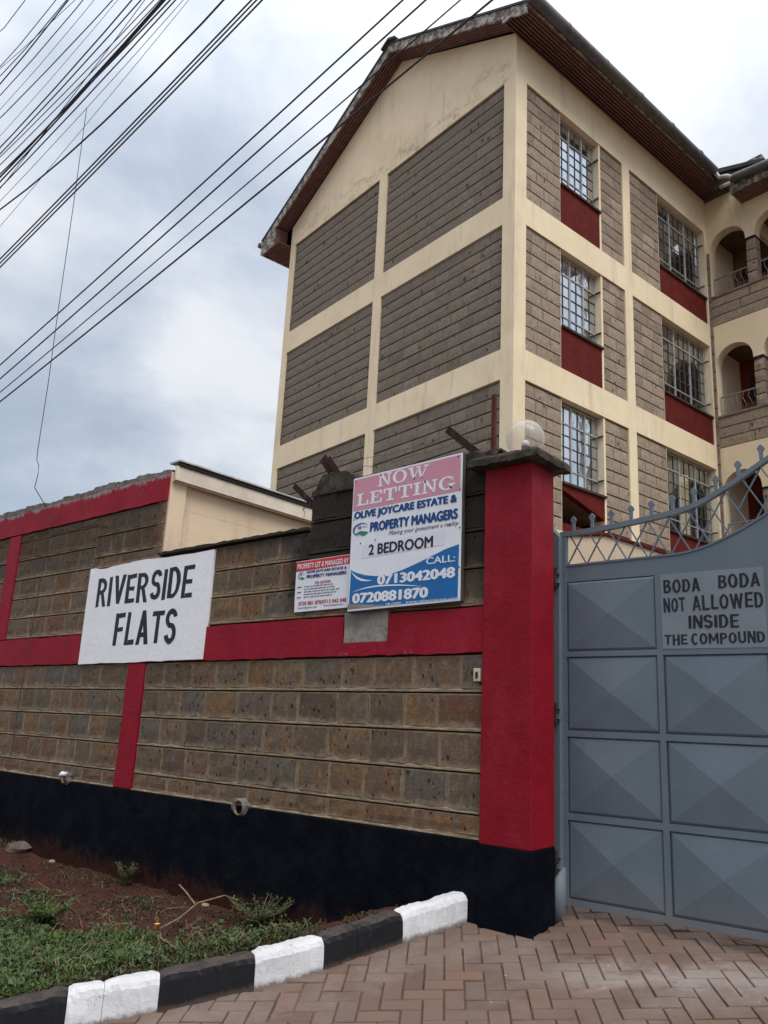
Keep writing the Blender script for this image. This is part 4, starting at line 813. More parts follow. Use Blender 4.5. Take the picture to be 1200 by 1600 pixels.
def gpanel(x0, x1, z0, z1):
    for a, c, xs in courses(x0, x1, z0, z1, 0.2455, 0.30, 0.52, rnd):
        gm.box(x0, x1, 0.009, 0.05, a + 0.011, c - 0.011)
        for p, q in zip(xs, xs[1:]):
            w = q - p - 0.012; h = c - a - 0.026
            if w < 0.03: continue
            cen = Vector(((p + q) / 2, 0.024 + rnd.uniform(-.003, .003), (a + c) / 2)); gblocks.append((proj_area(b2w(cen), NG, w * h), rnd.randrange(6), cen, (0, rnd.uniform(-.004, .004), 0), (w, 0.048, h)))
def rpanel(y0, y1, z0, z1, pit=0.2455, xoff=0.0, lst=None):
    for a, c, xs in courses(y0, y1, z0, z1, pit, 0.28, 0.50, rnd):
        rm.box(-0.05 + xoff, -0.009 + xoff, y0, y1, a + 0.010, c - 0.010)
        for p, q in zip(xs, xs[1:]):
            w = q - p - 0.012; h = c - a - 0.024
            if w < 0.03: continue
            cen = Vector((-0.024 + xoff + rnd.uniform(-.003, .003), (p + q) / 2, (a + c) / 2)); sblocks.append((proj_area(b2w(cen), NR, w * h), rnd.randrange(6), cen, (0, 0, pi / 2), (w, 0.048, h)))
for z0, z1 in LEV:
    gpanel(-3.77, -0.27, z0, z1); gpanel(-7.50, -4.04, z0, z1)
W1 = (1.30, 2.61); W2 = (4.77, 6.78)
for i, (z0, z1) in enumerate(LEV):
    for y0, y1 in ((0.28, W1[0]), (W1[1], 3.365), (3.635, W2[0])): rpanel(y0, y1, z0, z1)
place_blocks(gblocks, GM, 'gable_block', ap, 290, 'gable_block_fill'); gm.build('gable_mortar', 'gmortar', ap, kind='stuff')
# right face
b = MB(); bk = MB()
b.box(-0.049, PR, 0.051, 0.28, 0, 13.09); b.box(-0.30, 0.0, 0.052, 0.06, 0, 13.09)
b.box(-0.049, PR, 3.365, 3.635, 0, 13.09); b.box(-0.20, PR, W2[1], 6.90, 0, 13.09)
for z0, z1 in BANDS:
    b.box(-0.30, PR, 0.28, 3.365, z0, z1).box(-0.30, PR, 3.635, W2[1], z0, z1)
b.prism([(0.052, 13.09), (6.90, 13.09), (6.90, 14.05), (0.052, 14.05)], 'x', -0.30, PR)
b.box(-0.0, PR, -PR, 0.0505, 0, 14.05)
b.build('side_render_frame', 'cream', ap)
for y0, y1 in ((0.28, W1[0]), (W1[1], W2[0])): bk.box(-0.28, -0.05, y0, y1, 0, 13.09)
bk.build('side_backing', 'joint', ap)
# reveals in cream at both windows
b = MB()
for yy in (W1[0] - .004, W1[1] - 0.06, W2[0] - .004):
    for z0, z1 in LEV[1:]: MB().box(-0.29, -0.004 if yy != W1[1] - 0.06 else 0.004, yy, yy + 0.06 if yy == W1[1] - 0.06 else yy + 0.008, z0, z1 - 0.002).build('window_reveal', 'cream', ap)
SILL1 = [None, 5.46, 8.47, 11.49]; SILL2 = [None, 5.26, 8.29, 11.30]
def window(y0, y1, z0, z1, bays, hb, vb, curt, seed, toph=0.36, split=True):
    """steel casement with burglar bars, set back in the wall; glass panes and curtain are its sub-parts"""
    x = -0.13; f = MB(); w = (y1 - y0) / bays; ft = 0.022
    f.box(x - .02, x + .015, y0, y0 + ft * 1.3, z0, z1).box(x - .02, x + .015, y1 - ft * 1.3, y1, z0, z1).box(x - .02, x + .015, y0 + ft * 1.3, y1 - ft * 1.3, z0, z0 + ft).box(x - .02, x + .015, y0 + ft * 1.3, y1 - ft * 1.3, z1 - ft, z1)
    for k in range(1, bays): f.box(x - .02, x + .018, y0 + w * k - ft * .8, y0 + w * k + ft * .8, z0 + ft, z1 - ft)
    zt = z1 - toph
    for k in range(bays): f.box(x - .018, x + .0145, y0 + w * k + ft, y0 + w * (k + 1) - ft, zt - ft * .6, zt + ft * .6)
        
    zlow = z0 + 0.30
    for k in range(bays): f.box(x - .018, x + .0145, y0 + w * k + ft, y0 + w * (k + 1) - ft, zlow - ft * .5, zlow + ft * .5)
    wd = f.build('window', 'wsteel', ap)
    g = MB(); n = vb
    for k in range(1, n):
        if (k * bays) % n == 0: continue
        yy = y0 + (y1 - y0) * k / n
        g.box(x - .006, x + .010, yy - .0075, yy + .0075, z0 + .02, z1 - .02)
    m = hb - 2
    for k in range(1, m):
        zz = zlow + (zt - zlow) * k / m; g.box(x - .005, x + .009, y0 + 0.02, y1 - 0.02, zz - .0085, zz + .0085)
    g.build('burglar_bars', 'steel', wd)
    for zz in (zlow, zt): MB().box(x + .019, 0.012, y1 - 0.045, y1 - 0.012, zz - .013, zz + .013).build('stay_lug', 'steel', wd)
    rr = random.Random(seed)
    for k in range(bays):
        for (a, c) in ((z0 + ft, zlow - ft * .4), (zlow + ft * .4, zt - ft * .5), (zt + ft * .5, z1 - ft)):
            tl = rr.uniform(-.004, .004); MB().add([(x - .004 + tl, y0 + w * k + ft, a), (x - .004 - tl, y0 + w * (k + 1) - ft, a), (x - .004 + rr.uniform(-.004, .004), y0 + w * (k + 1) - ft, c), (x - .004 + rr.uniform(-.004, .004), y0 + w * k + ft, c)], [(0, 1, 2, 3)]).build('pane', 'glassw' if curt == 'curtainw' else 'glass', wd)
    b = MB(); nn = 60; zt2 = z1 - (0.30 if seed == 3 else 0.05) if curt != 'curtaing' else z1 - 0.04
    segs = [(y0, y0 + (y1 - y0) * rr.uniform(.84, .88))] if curt == 'curtainw' else [(y0, y0 + (y1 - y0) * rr.uniform(.36, .5)), (y0 + (y1 - y0) * rr.uniform(.55, .68), y1)]
    for s0, s1 in segs:
        base = len(b.v)
        for i in range(nn + 1):
            t = i / nn; yy = s0 + (s1 - s0) * t; xx = x - (.030 if curt == 'curtainw' else .07) + (.006 if curt == 'curtainw' else .022) * sin(t * 46 * (s1 - s0) + seed) + .006 * sin(t * 130 * (s1 - s0)); b.v += [(xx, yy, z0 + .02), (xx * 1.0 + .004, yy, zt2)]
            if i: k = base + i * 2; b.f.append((k - 2, k, k + 1, k - 1)); b.mi.append(0)
    b.build('curtain', curt, wd, smooth=True)
    MB().box(-0.285, 0.045, y0 - .0, y1 + .03, z0 - 0.045, z0 - 0.001).build('sill', 'sill', wd)
for i in (1, 2, 3):
    z0, z1 = LEV[i]
    window(W1[0] + .006, W1[1] - 0.062, SILL1[i], z1 - 0.035, 3, 6, 6, 'curtainw', i)
    window(W2[0] + .006, W2[1] - 0.03, SILL2[i], z1 - 0.035, 3, 6, 9, 'curtaing', 10 + i)
    if i > 1: MB().box(-0.05, 0.002, W1[0] + .002, W1[1] - 0.002, z0, SILL1[i] - 0.046).build('spandrel_panel', 'spandrel', ap)
    MB().box(-0.05, 0.002, W2[0] + .002, W2[1] - 0.002, z0, SILL2[i] - 0.046).build('spandrel_panel', 'spandrel', ap)
# stair spandrel over the recess, its foot raking with the stair
b = MB(); b.prism([(W1[0] + .002, 5.32), (W1[1] - .002, 4.98), (W1[1] - .002, 5.414), (W1[0] + .002, 5.414)], 'x', -0.12, 0.002); b.build('spandrel_panel', 'spandrel', ap, label='raking red panel over the stair recess')
b = MB(); b.prism([(W1[0] - .9, 5.548), (W1[1] - .004, 4.975), (W1[1] - .004, 5.15), (W1[0] - .9, 5.72)], 'x', -1.6, -0.125); b.build('stair_underside', 'brown', ap)
MB().box(-0.10, 0.0, W1[0] + .003, W1[1] - .003, 4.551, 4.72).build('stair_parapet', 'spandrel', ap)
MB().box(-0.0495, PR + .001, W1[0] + .002, W1[1] - .002, 3.99, 4.0).build('ledge_strip', 'ledge', ap)
# inside walls so that nothing shows through the openings
b = MB(); b.box(-3.4, -3.3, 0.3, 9.5, 0.2, 13.9)
for z in (3.7, 7.1, 10.15, 13.15): b.box(-3.3, -0.301, 0.3, 6.9, z, z + 0.2)
b.box(-3.3, -0.301, 3.4, 3.55, 0.2, 13.9); b.box(-3.3, -0.301, 0.26, 0.299, 0.2, 13.9); b.build('inner_walls', 'brown', ap)
MB().box(-3.3, -0.29, 0.30, 3.4, 4.0, 4.2).build('stair_well_back', 'maroon', ap); MB().box(-3.29, -1.75, 0.30, 3.39, 4.2, 6.9).build('stair_wall', 'brown', ap)
# other sides of the block
MB().box(-7.70, -7.5, 0.26, 20, 0, 13.5).box(-7.49, 0, 19.8, 20, 0, 13.5).build('far_wall', 'cream', ap)

# roof
OV = 0.37
def slope_pt(x): return 15.90 - (x + 3.45) * 0.515 if x > -3.45 else 15.90 + (x + 3.45) * 0.50
RT = 0.20
b = MB()
b.prism([(-3.45, 15.90 + RT), (-3.45, 15.90 + RT + .05), (0.74, slope_pt(0.74) + RT + .05), (0.74, slope_pt(0.74) + RT)], 'y', -OV - 0.05, 8.2)
b.prism([(-3.45, 15.90 + RT), (-8.62, slope_pt(-8.62) + RT), (-8.62, slope_pt(-8.62) + RT + .05), (-3.45, 15.90 + RT + .05)], 'y', -OV - 0.05, 20.2)
b.build('roof_sheeting', 'roof', ap)
b = MB(); b.prism([(-3.68, 16.04), (-3.45, 16.16), (-3.22, 16.04), (-3.20, 16.09), (-3.45, 16.22), (-3.70, 16.09)], 'y', -OV - 0.10, 20); b.build('ridge_cap', 'roof', ap)
# barge boards
for x0, x1 in ((-3.45, 0.60), (-8.55, -3.45)):
    b = MB(); n = 30; r = random.Random(int(x1 * 10)); up_ = []; lo = []
    for i in range(n + 1):
        x = x0 + (x1 - x0) * i / n; up_.append((x, slope_pt(x) + RT - 0.001)); lo.append((x, slope_pt(x) - 0.035 + r.uniform(-.012, .012)))
    b.prism(lo + up_[::-1], 'y', -OV - 0.03, -OV); b.build('barge_board', 'peel', ap)
# verge soffit boards running up each slope (undersides), with dark gaps
for (x0, x1) in ((-3.45, 0.02), (-8.0, -3.45)):
    nb = 5; y0 = -OV; wd = (OV - PR) / nb
    for k in range(nb):
        b = MB(); a = y0 + k * wd + .010; c = y0 + (k + 1) * wd - .010
        xe0 = x0 if x0 == -3.45 else -7.9; b.prism([(xe0, slope_pt(xe0) - .02), (x1, slope_pt(x1) - .02), (x1, slope_pt(x1)), (xe0, slope_pt(xe0))] if True else [], 'y', a, c)
        b.build('soffit_board', 'soffit', ap)
    b = MB(); b.prism([(x0, slope_pt(x0) + .004), (x1, slope_pt(x1) + .004), (x1, slope_pt(x1) + .02), (x0, slope_pt(x0) + .02)], 'y', -OV, 0.2); b.build('soffit_backing', 'soffit_dark', ap)
# left eave box
zb = 13.14
for k in range(8):
    a = -8.52 + k * 0.1; MB().box(a + .008, a + .092, -OV + .0, 6, zb - .02, zb).build('soffit_board', 'soffit', ap)
MB().box(-8.55, -7.73, -OV + .002, 6, zb + .003, zb + .02).build('soffit_backing', 'soffit_dark', ap)
b = MB(); b.prism([(-8.55, zb - .02), (-7.95, zb - .02), (-7.95, slope_pt(-7.95) - .02), (-8.55, slope_pt(-8.55) + .1)], 'y', -OV - .028, -OV - 0.001); b.build('eave_end_board', 'peel', ap)
for k in range(5):
    a = -OV + k * .068; MB().box(-7.95, -7.93, a + .006, a + .062, zb, slope_pt(-7.94)).build('soffit_board', 'soffit', ap)
MB().box(-8.60, -8.555, -OV - .05, 20, zb - .03, slope_pt(-8.6) + RT).build('eave_fascia', 'peel', ap)
MB().tube([(-8.68, -OV - .08, zb + .30), (-8.68, 20, zb + .25)], 0.07, 12).build('gutter', 'gutter', ap)
# right eave: level soffit boards, fascia, gutter
zs = 14.0; nb = 9; wdt = 0.60 / nb
for k in range(nb):
    a = 0.0 + k * wdt + PR * (1 - k / nb) * 1.0
    MB().box(a + .009, PR + (k + 1) * (0.60 - PR) / nb if False else 0.0 + (k + 1) * wdt - .006 if k else wdt - .006, -OV, 6.895, zs - .022, zs).build('soffit_board', 'soffit', ap)
MB().box(0.03, 0.60, -OV, 6.9, zs + .003, zs + .02).build('soffit_backing', 'soffit_dark', ap)
MB().box(0.602, 0.625, -OV - 0.03, 6.3, zs - 0.03, zs + 0.13).build('fascia', 'wood', ap)
MB().box(0.603, 0.640, -OV - 0.02, 6.25, zs - 0.052, zs - 0.031).build('fascia_edge', 'peel', ap)
# eave return closing the near corner
b = MB(); b.prism([(0.0, zs), (0.60, zs - .05), (0.62, slope_pt(0.62) + RT), (0.0, slope_pt(0) + RT)], 'y', -OV - .029, -OV - .001); b.build('eave_end_board', 'peel', ap)
gt = MB().tube([(0.735, -OV - .06, 14.03), (0.735, 2.9, 14.02), (0.735, 6.05, 14.0)], 0.108, 18).build('gutter', 'gutter', ap, smooth=True)
for y in (0.55, 1.75, 2.95, 4.15, 5.35): MB().tube([(0.735, y, 14.026), (0.735, y + .05, 14.026)], 0.114, 18).build('gutter_joint', 'gutter', gt)
MB().tube([(0.735, 6.04, 14.0), (0.735, 6.12, 13.98), (0.80, 6.16, 13.84), (0.98, 6.20, 13.80), (1.06, 6.22, 13.72)], 0.050, 12).build('pvc_link_pipe', 'pvc', ap, smooth=True)
MB().tube([(0.78, 6.22, 13.62), (1.02, 6.24, 13.62)], 0.045, 12).build('pvc_link_pipe', 'pvc', ap, smooth=True)

# wing with arched balconies, front on y = 6.9
WY = 6.9; ARX = [0.10 + 1.10 * k for k in range(3)]; AW = 0.88
FL = [(3.99, 5.30, 6.45, 6.95), (7.54, 8.31, 9.49, 10.00), (10.57, 11.34, 12.50, 13.00)]   # parapet foot, ledge, spring, crown
cz = [7.54, 10.57, 13.92]
wf = MB(); wp = MB()
wblocks = []
for (zf, zl, zs_, zc_), zt in zip(FL, cz):
    n = 16
    for k, ax in enumerate(ARX):
        cx_ = ax + AW / 2
        def arc(i): t = pi - pi * i / n; return cx_ + AW / 2 * cos(t), zs_ + (zc_ - zs_) * (abs(sin(t)) ** 0.85)
        for i in range(n):
            (xa, za), (xb, zb2) = arc(i), arc(i + 1)
            wf.add([(xa, WY, za), (xb, WY, zb2), (xb, WY, zt), (xa, WY, zt)], [(0, 1, 2, 3)])
            wf.add([(xa, WY, za), (xb, WY, zb2), (xb, WY + .24, zb2), (xa, WY + .24, za)], [(3, 2, 1, 0)])
            wf.add([(xa, WY + .24, za), (xb, WY + .24, zb2), (xb, WY + .24, zt), (xa, WY + .24, zt)], [(3, 2, 1, 0)])
        # above the pier
        px0 = ax + AW; px1 = ax + 1.10; wf.box(px0, px1, WY, WY + .24, zs_, zt) if False else wf.add([(px0, WY, zs_), (px1, WY, zs_), (px1, WY, zt), (px0, WY, zt)], [(0, 1, 2, 3)])
        # stone pier
        wp.box(px0 + .02, px1 - .02, WY + .03, WY + .21, zl, zs_ - .03)
        for a, c, xs in courses(px0, px1, zl, zs_ - .03, 0.28, 0.5, 0.6, rnd):
            cen = Vector(((px0 + px1) / 2, WY + .115, (a + c) / 2)); wblocks.append((proj_area(b2w(cen), NG, 0.2 * (c - a)), rnd.randrange(6), cen, 0.0, (px1 - px0, 0.25, c - a - .02)))
        wp.box(px0 - .01, px1 + .01, WY - .015, WY + .25, zs_ - .03, zs_ - .001)
    wf.box(0.001, 0.10, WY, WY + .24, zl, zt)
    # parapet of long blocks
    wp.box(0.05, 3.4, WY + .012, WY + .2, zf, zl - .05)
    for a, c, xs in courses(0.04, 3.4, zf, zl - .05, 0.24, 0.9, 1.5, rnd):
        for p, q in zip(xs, xs[1:]):
            cen = Vector(((p + q) / 2, WY + .015, (a + c) / 2)); wblocks.append((proj_area(b2w(cen), NG, (q - p) * (c - a)), rnd.randrange(6), cen, 0.0, (q - p - .008, 0.05, c - a - .018)))
    MB().box(0.03, 3.4, WY - .03, WY + .22, zl - .05, zl).build('balcony_ledge', 'ledge', ap)
    rl = MB(); zr = zl + .50
    for k, ax in enumerate(ARX):
        x0, x1 = ax + .02, ax + AW - .02
        rl.box(x0, x1, WY + .085, WY + .115, zr - .03, zr); rl.box(x0, x1, WY + .09, WY + .11, zl + .04, zl + .06)
        nb = 6
        for q in range(nb + 1):
            x = x0 + .015 + (x1 - x0 - .03) * q / nb; amp = 0 if q == 0 else .035
            P = [(x + amp * sin(2 * pi * t / 10 * 1.0) * (1 if t < 10 else 0), WY + .10 - .03 * sin(pi * t / 10), zl + .05 + (zr - zl - .07) * t / 10) for t in range(11)]
            rl.tube(P, 0.0065, 5)
            if q < nb: xm = x + (x1 - x0) / nb / 2; rl.tube([(xm + .03 * cos(2 * pi * t / 8), WY + .10, zl + .13 + .04 * sin(2 * pi * t / 8)) for t in range(9)], 0.0045, 4, False)
    rl.build('balcony_railing', 'rail', ap)
    # recess behind: floor, ceiling, walls, door
    col_ = 'cream' if zf > 10 else 'maroon'
    MB().box(0.0, 3.4, WY + .241, WY + 1.9, zf + .05, zf + .25).build('balcony_floor', 'brown', ap); MB().box(0.0, 3.4, WY + .241, WY + 1.9, zc_ + .15, zc_ + .3).build('balcony_ceiling', 'brown', ap)
    MB().box(0.0, 3.4, WY + 1.35, WY + 1.5, zf + .26, zc_ + .149).build('recess_back_wall', 'brown' if zf > 10 else 'maroon', ap)
    MB().box(-0.12, 0.02, WY + .242, WY + 1.34, zf + .26, zc_ + .149).build('recess_side_wall', 'cream', ap)
    MB().box(0.25, 0.95, WY + 1.30, WY + 1.348, zf + .27, zc_ - .35).build('door', 'door', ap); MB().box(2.2, 3.1, WY + 1.30, WY + 1.348, zf + .27, zc_ - .35).build('door', 'door', ap)
    if zf > 10: MB().box(1.05, 1.15, WY + .25, WY + 1.34, zc_ - .25, zc_ + .149).build('ceiling_beam', 'cream', ap)
wf.box(0.001, 3.4, WY, WY + .24, 0, 3.99)
wf.build('wing_render', 'cream', ap); wp.build('wing_stone_core', 'joint', ap)
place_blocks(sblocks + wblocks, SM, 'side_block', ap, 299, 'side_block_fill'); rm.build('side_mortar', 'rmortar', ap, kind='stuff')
MB().box(0.030, 0.082, WY - .05, WY - .002, 4.6, 12.5).build('down_pipe', 'ledge', ap)
b = MB()
for z in [x * .45 + 4.9 for x in range(17)]: b.box(0.026, 0.086, WY - .055, WY - .001, z, z + .02)
b.build('pipe_clip', 'sill', ap)
# wing eave
ez = 13.46
for k in range(6): MB().box(0.96, 3.6, WY - .50 + k * .083 + .006, WY - .50 + (k + 1) * .083 - .006, ez - .02, ez).build('soffit_board', 'soffit', ap)
MB().box(0.955, 3.6, WY - .50, WY - .002, ez + .003, ez + .02).build('soffit_backing', 'soffit_dark', ap)
MB().box(0.93, 3.6, WY - .535, WY - .505, ez - .03, ez + .20).build('fascia', 'peel', ap)
MB().box(0.93, 0.955, WY - .504, WY - .003, ez - .02, ez + .2).build('eave_end_board', 'cream', ap)
MB().tube([(0.62, WY - .60, 13.79), (1.25, WY - .62, 13.72), (2.2, WY - .62, 13.64), (3.7, WY - .62, 13.58)], 0.098, 16).build('gutter', 'gutter', ap, smooth=True)
b = MB(); b.prism([(WY - .55, ez + .20), (WY + 3.5, ez + 2.3), (WY + 3.5, ez + 2.36), (WY - .55, ez + .26)], 'x', 1.02, 3.7); b.build('wing_roof', 'roof', ap)
MB().box(0.30, 1.30, WY + .45, WY + .60, 14.3, 14.88).build('parapet_stub', 'peel', ap)
b = MB(); b.prism([(0.22, 15.02), (1.40, 14.66), (1.40, 14.58), (0.22, 14.90)], 'y', WY + .35, WY + .70); b.build('parapet_capping', 'roof', ap)
MB().tube([(0.75, WY - .45, 13.86), (0.72, WY - .2, 14.05), (0.74, WY + .1, 14.2)], 0.055, 10).build('pvc_link_pipe', 'pvc', ap, smooth=True)

# ------------------------------------------------------------------ low cream hut inside the compound
hut = empty('guard_hut', (-0.6, 2.9, 0), radians(24), label='cream hut wall with sloping top seen through the gate lattice', cat='hut')
b = MB(); b.prism([(-1.6, 0), (2.6, 0), (2.6, 2.05), (0.6, 2.93), (-0.17, 3.20), (-1.6, 3.22)], 'y', -0.25, 1.2); b.build('hut_wall', 'cream2', hut)
b = MB(); b.prism([(-1.62, 3.225), (-0.17, 3.205), (0.6, 2.935), (2.62, 2.055), (2.62, 2.085), (0.6, 2.965), (-0.17, 3.235), (-1.62, 3.255)], 'y', -0.27, 1.25); b.build('hut_coping', 'spandrel', hut)
b = MB(); b.tube([(-0.9, -0.256, 2.62), (0.2, -0.256, 2.60), (0.9, -0.256, 2.45), (1.6, -0.256, 2.3)], 0.006, 5); b.build('conduit', 'rail', hut)

# ------------------------------------------------------------------ gate
def gate_post(loc, lab, mirror=1):
    o = empty('gate_post', loc, radians(1.9), label=lab, cat='post'); s = mirror
    b = MB(); b.prism([(-.055, -0.1), (.045, -0.1), (.045, 2.66), (-.055, 2.76)] if s == 1 else [(-.045, -0.1), (.055, -0.1), (.055, 2.76), (-.045, 2.66)], 'y', -0.055, 0.055); b.build('post_tube', 'gate', o, bevel=0.008)
    MB().tube([(-.005 * s, -.015, -0.05), (-.005 * s, -.015, 0.36)], 0.066, 14).build('post_sleeve', 'gate', o, smooth=True)
    for z in (2.375, 1.41, 0.43):
        h = MB(); h.box(*sorted((-.11 * s, .052 * s)), -.085, -.058, z - .004, z + .026); h.box(*sorted((-.04 * s, .052 * s)), -.095, -.058, z - .075, z - .045); h.build('hinge', 'gate', o)
        MB().tube([(.02 * s, -.085, z - .10), (.02 * s, -.085, z + .04)], 0.018, 10).build('hinge_pin', 'rust', o)
    return o
gate_post((-0.056, 0.445, 0), 'blue grey steel hinge post beside the red pillar')
COLS = [(0.0, 0.66), (0.70, 1.36), (1.40, 2.06)]; ROWS = [(0.166, 0.690), (0.712, 1.240), (1.262, 1.790), (1.812, 2.316)]
ROWS = [(0.168, 0.667), (0.712, 1.219), (1.263, 1.772), (1.812, 2.316)]
def ztop(s): return 2.700 + 0.11 * sst(0, 1.5, s) + 0.36 * sst(0.75, 2.2, s) + 0.45 * max(0, s - 0.95) ** 1.3 * 0.42
def zsh(s): return 2.442 + 0.012 * s + 0.72 * sst(0.78, 2.55, s) ** 1.0
def gate_leaf(loc, rz, lab, mirror=False, notice=True):
    o = empty('metal_gate', loc, rz, label=lab, cat='gate', group=None); m = -1 if mirror else 1
    def X(s): return s * m
    def bx(b, s0, s1, y0, y1, z0, z1): a, c = sorted((X(s0), X(s1))); return b.box(a, c, y0, y1, z0, z1)
    f = MB(); bx(f, -0.043, 0.0, -0.02, 0.02, 0.126, 2.70)
    for s0, s1 in ((0.66, 0.70), (1.36, 1.40), (2.06, 2.10)): bx(f, s0, s1, -0.018, 0.018, 0.166, 2.318 if s0 < 2 else 3.2)
    bx(f, 0.0, 2.10, -0.019, 0.019, 0.126, 0.1655)
    for z0, z1 in ((0.668, 0.711), (1.220, 1.262), (1.773, 1.811)):
        for s0, s1 in COLS: bx(f, s0, s1, -0.0175, 0.0175, z0, z1)
    f.build('gate_frame', 'gate', o)
    # curved top rail
    n = 34; b = MB()
    for i in range(n):
        s0 = -0.043 + 2.143 * i / n; s1 = -0.043 + 2.143 * (i + 1) / n; v = []
        for s in (s0, s1): z = ztop(s); v += [(X(s), -0.022, z - .036), (X(s), 0.022, z - .036), (X(s), 0.022, z), (X(s), -0.022, z)]
        b.add(v, [(0, 4, 5, 1), (1, 5, 6, 2), (2, 6, 7, 3), (3, 7, 4, 0)] + ([(0, 1, 2, 3)] if i == 0 else []) + ([(7, 6, 5, 4)] if i == n - 1 else []))
    b.build('top_rail', 'gate', o)
    # upper sheet with curved edge
    A = [(X(2.06 * i / 30), zsh(2.06 * i / 30)) for i in range(31)]; poly = [(X(0.0), 2.319), (X(2.06), 2.319)] + A[::-1]
    b = MB(); b.prism(poly if m == 1 else poly[::-1], 'y', -0.006, 0.004); b.build('upper_sheet', 'gate', o)
    b = MB()
    for i in range(30):
        (xa, za), (xb, zb_) = A[i], A[i + 1]; b.bar((xa, -0.002, za), (xb, -0.002, zb_), 0.014, 0.022)
    b.build('sheet_edge', 'gate', o)
    # lattice bars
    st = 0.153
    for k in range(-3, 17):
        for dr in (1, -1):
            # bar leans at 60 degrees; clip between sheet and rail
            P = []
            for q in range(101):
                t = q / 100; z = 2.40 + t * 1.25; s = k * st + dr * (z - 2.44) / 1.75 + (0.0 if dr == 1 else 0.16)
                if 0.0 <= s <= 2.06 and zsh(s) - .005 < z < ztop(s) - .03: P.append((s, z))
            if len(P) > 3: MB().bar((X(P[0][0]), 0.007 * dr, P[0][1]), (X(P[-1][0]), 0.007 * dr, P[-1][1]), 0.0095, 0.0095).build('lattice_bar', 'gate', o)
    # spear heads
    for s in [0.055 + 0.1485 * k for k in range(14)]:
        z = ztop(s); c = X(s); h = 0.115; b = MB()
        b.prism([(c - .011, z - .002), (c + .011, z - .002), (c + .013, z + .062), (c + .024, z + .082), (c + .018, z + .098), (c, z + h), (c - .018, z + .098), (c - .024, z + .082), (c - .013, z + .062)], 'y', -0.009, 0.009)
        b.build('spear', 'gate', o, bevel=0.003)
    # pressed pyramid panels
    for ci, (s0, s1) in enumerate(COLS):
        for ri, (z0, z1) in enumerate(ROWS):
            if notice and ci == 1 and ri == 3: continue
            g_ = 0.006; a, c = sorted((X(s0 + g_), X(s1 - g_))); z0_, z1_ = z0 + g_, z1 - g_; yb = -0.004; ya = -0.012; e_ = 0.012
            b = MB(); b.v = [(a, yb, z0_), (c, yb, z0_), (c, yb, z1_), (a, yb, z1_), (a + e_, ya, z0_ + e_), (c - e_, ya, z0_ + e_), (c - e_, ya, z1_ - e_), (a + e_, ya, z1_ - e_), ((a + c) / 2, -0.040, (z0_ + z1_) / 2 + .004)]
            b.f = [(0, 1, 5, 4), (1, 2, 6, 5), (2, 3, 7, 6), (3, 0, 4, 7), (4, 5, 8), (5, 6, 8), (6, 7, 8), (7, 4, 8), (3, 2, 1, 0)]; b.mi = [0] * 9; b.build('pressed_panel', 'gate', o)
    b = MB(); bx(b, 0.0, 2.06, 0.0045, 0.0075, 0.150, 2.325); b.build('back_sheet', 'gate', o)
    if notice:
        b = MB(); b.prism([(0.700, 1.813), (1.360, 1.808), (1.360, 2.317), (0.700, 2.317)], 'y', -0.020, -0.002); p = b.build('notice_plate', 'gate_plate', o)
        o2 = Vector((0, 0, 0)); y = -0.0215
        for w, x0, x1, z0, z1, sd_ in (('BODA', 0.722, 0.966, 2.184, 2.276, 1), ('BODA', 1.080, 1.340, 2.192, 2.284, 2), ('NOT', 0.718, 0.864, 2.055, 2.153, 3), ('ALLOWED', 0.908, 1.350, 2.060, 2.157, 4), ('INSIDE', 0.878, 1.197, 1.940, 2.025, 5), ('THE', 0.714, 0.868, 1.838, 1.905, 6), ('COMPOUND', 0.893, 1.347, 1.838, 1.909, 7)):
            brush(w, (x0, x1, z0, z1), y, p, 'ink', sd_, 0.003, 0.03)
    return o
gate_leaf((0.02, 0.45, 0), radians(1.89), 'grey steel gate leaf with pressed diamond panels, lattice top and BODA BODA notice')
gate_leaf((4.26, 0.59, 0), radians(1.89), 'second grey steel gate leaf, plain, meeting the first beyond its free edge', True, False)
gate_post((4.34, 0.60, 0), 'blue grey steel hinge post at the far side of the gateway', -1)

# ------------------------------------------------------------------ overhead cables
def cable(a, c, r, sag, lab, nm='overhead_cable', grp='overhead cables', ext=(9, 14)):
    a = Vector(a); c = Vector(c); d = c - a; L0 = d.length; t0 = -ext[0] / L0; t1 = 1 + ext[1] / L0; P = []
    for i in range(41):
        t = t0 + (t1 - t0) * i / 40; p = a + d * t; p.z += sag * (t * (t - 1)) ; P.append(p)
    m = P[20].copy(); o = MB().tube([p - m for p in P], r, 6).build(nm, 'cable', None, loc=m); tag(o, lab, 'cable', grp); return o
for (a, c, r, lab) in [((-0.60, -1, 6.71), (-6.83, -1, 5.30), 0.008, 'uppermost of the four cables crossing in front of the gable roof'), ((-0.37, -1, 6.56), (-6.76, -1, 5.10), 0.008, 'second from the top of the four cables crossing the gable roof'),
                       ((-0.04, -1, 6.35), (-6.69, -1, 4.91), 0.006, 'thinner third cable of the four crossing the gable roof'), ((0.23, -1, 6.17), (-6.64, -1, 4.78), 0.0085, 'lowest of the four cables crossing the gable roof')]:
    cable(a, c, r, 0.10, lab, grp='four cables in front of the gable roof')
cable((-1.46, -2, 6.37), (-4.88, -2, 6.04), 0.0075, 0.45, 'single thick cable between the dense bundle and the three thin parallel cables', grp=None)
for k, (a, c, r) in enumerate([((-1.12, -2, 6.15), (-4.66, -2, 5.41), 0.0065), ((-1.07, -2, 6.11), (-4.64, -2, 5.36), 0.006), ((-1.0, -2, 6.07), (-4.62, -2, 5.31), 0.0065)]):
    cable(a, c, r, 0.05, 'one of three thin parallel cables running close together left of the gable', grp='three thin parallel cables')
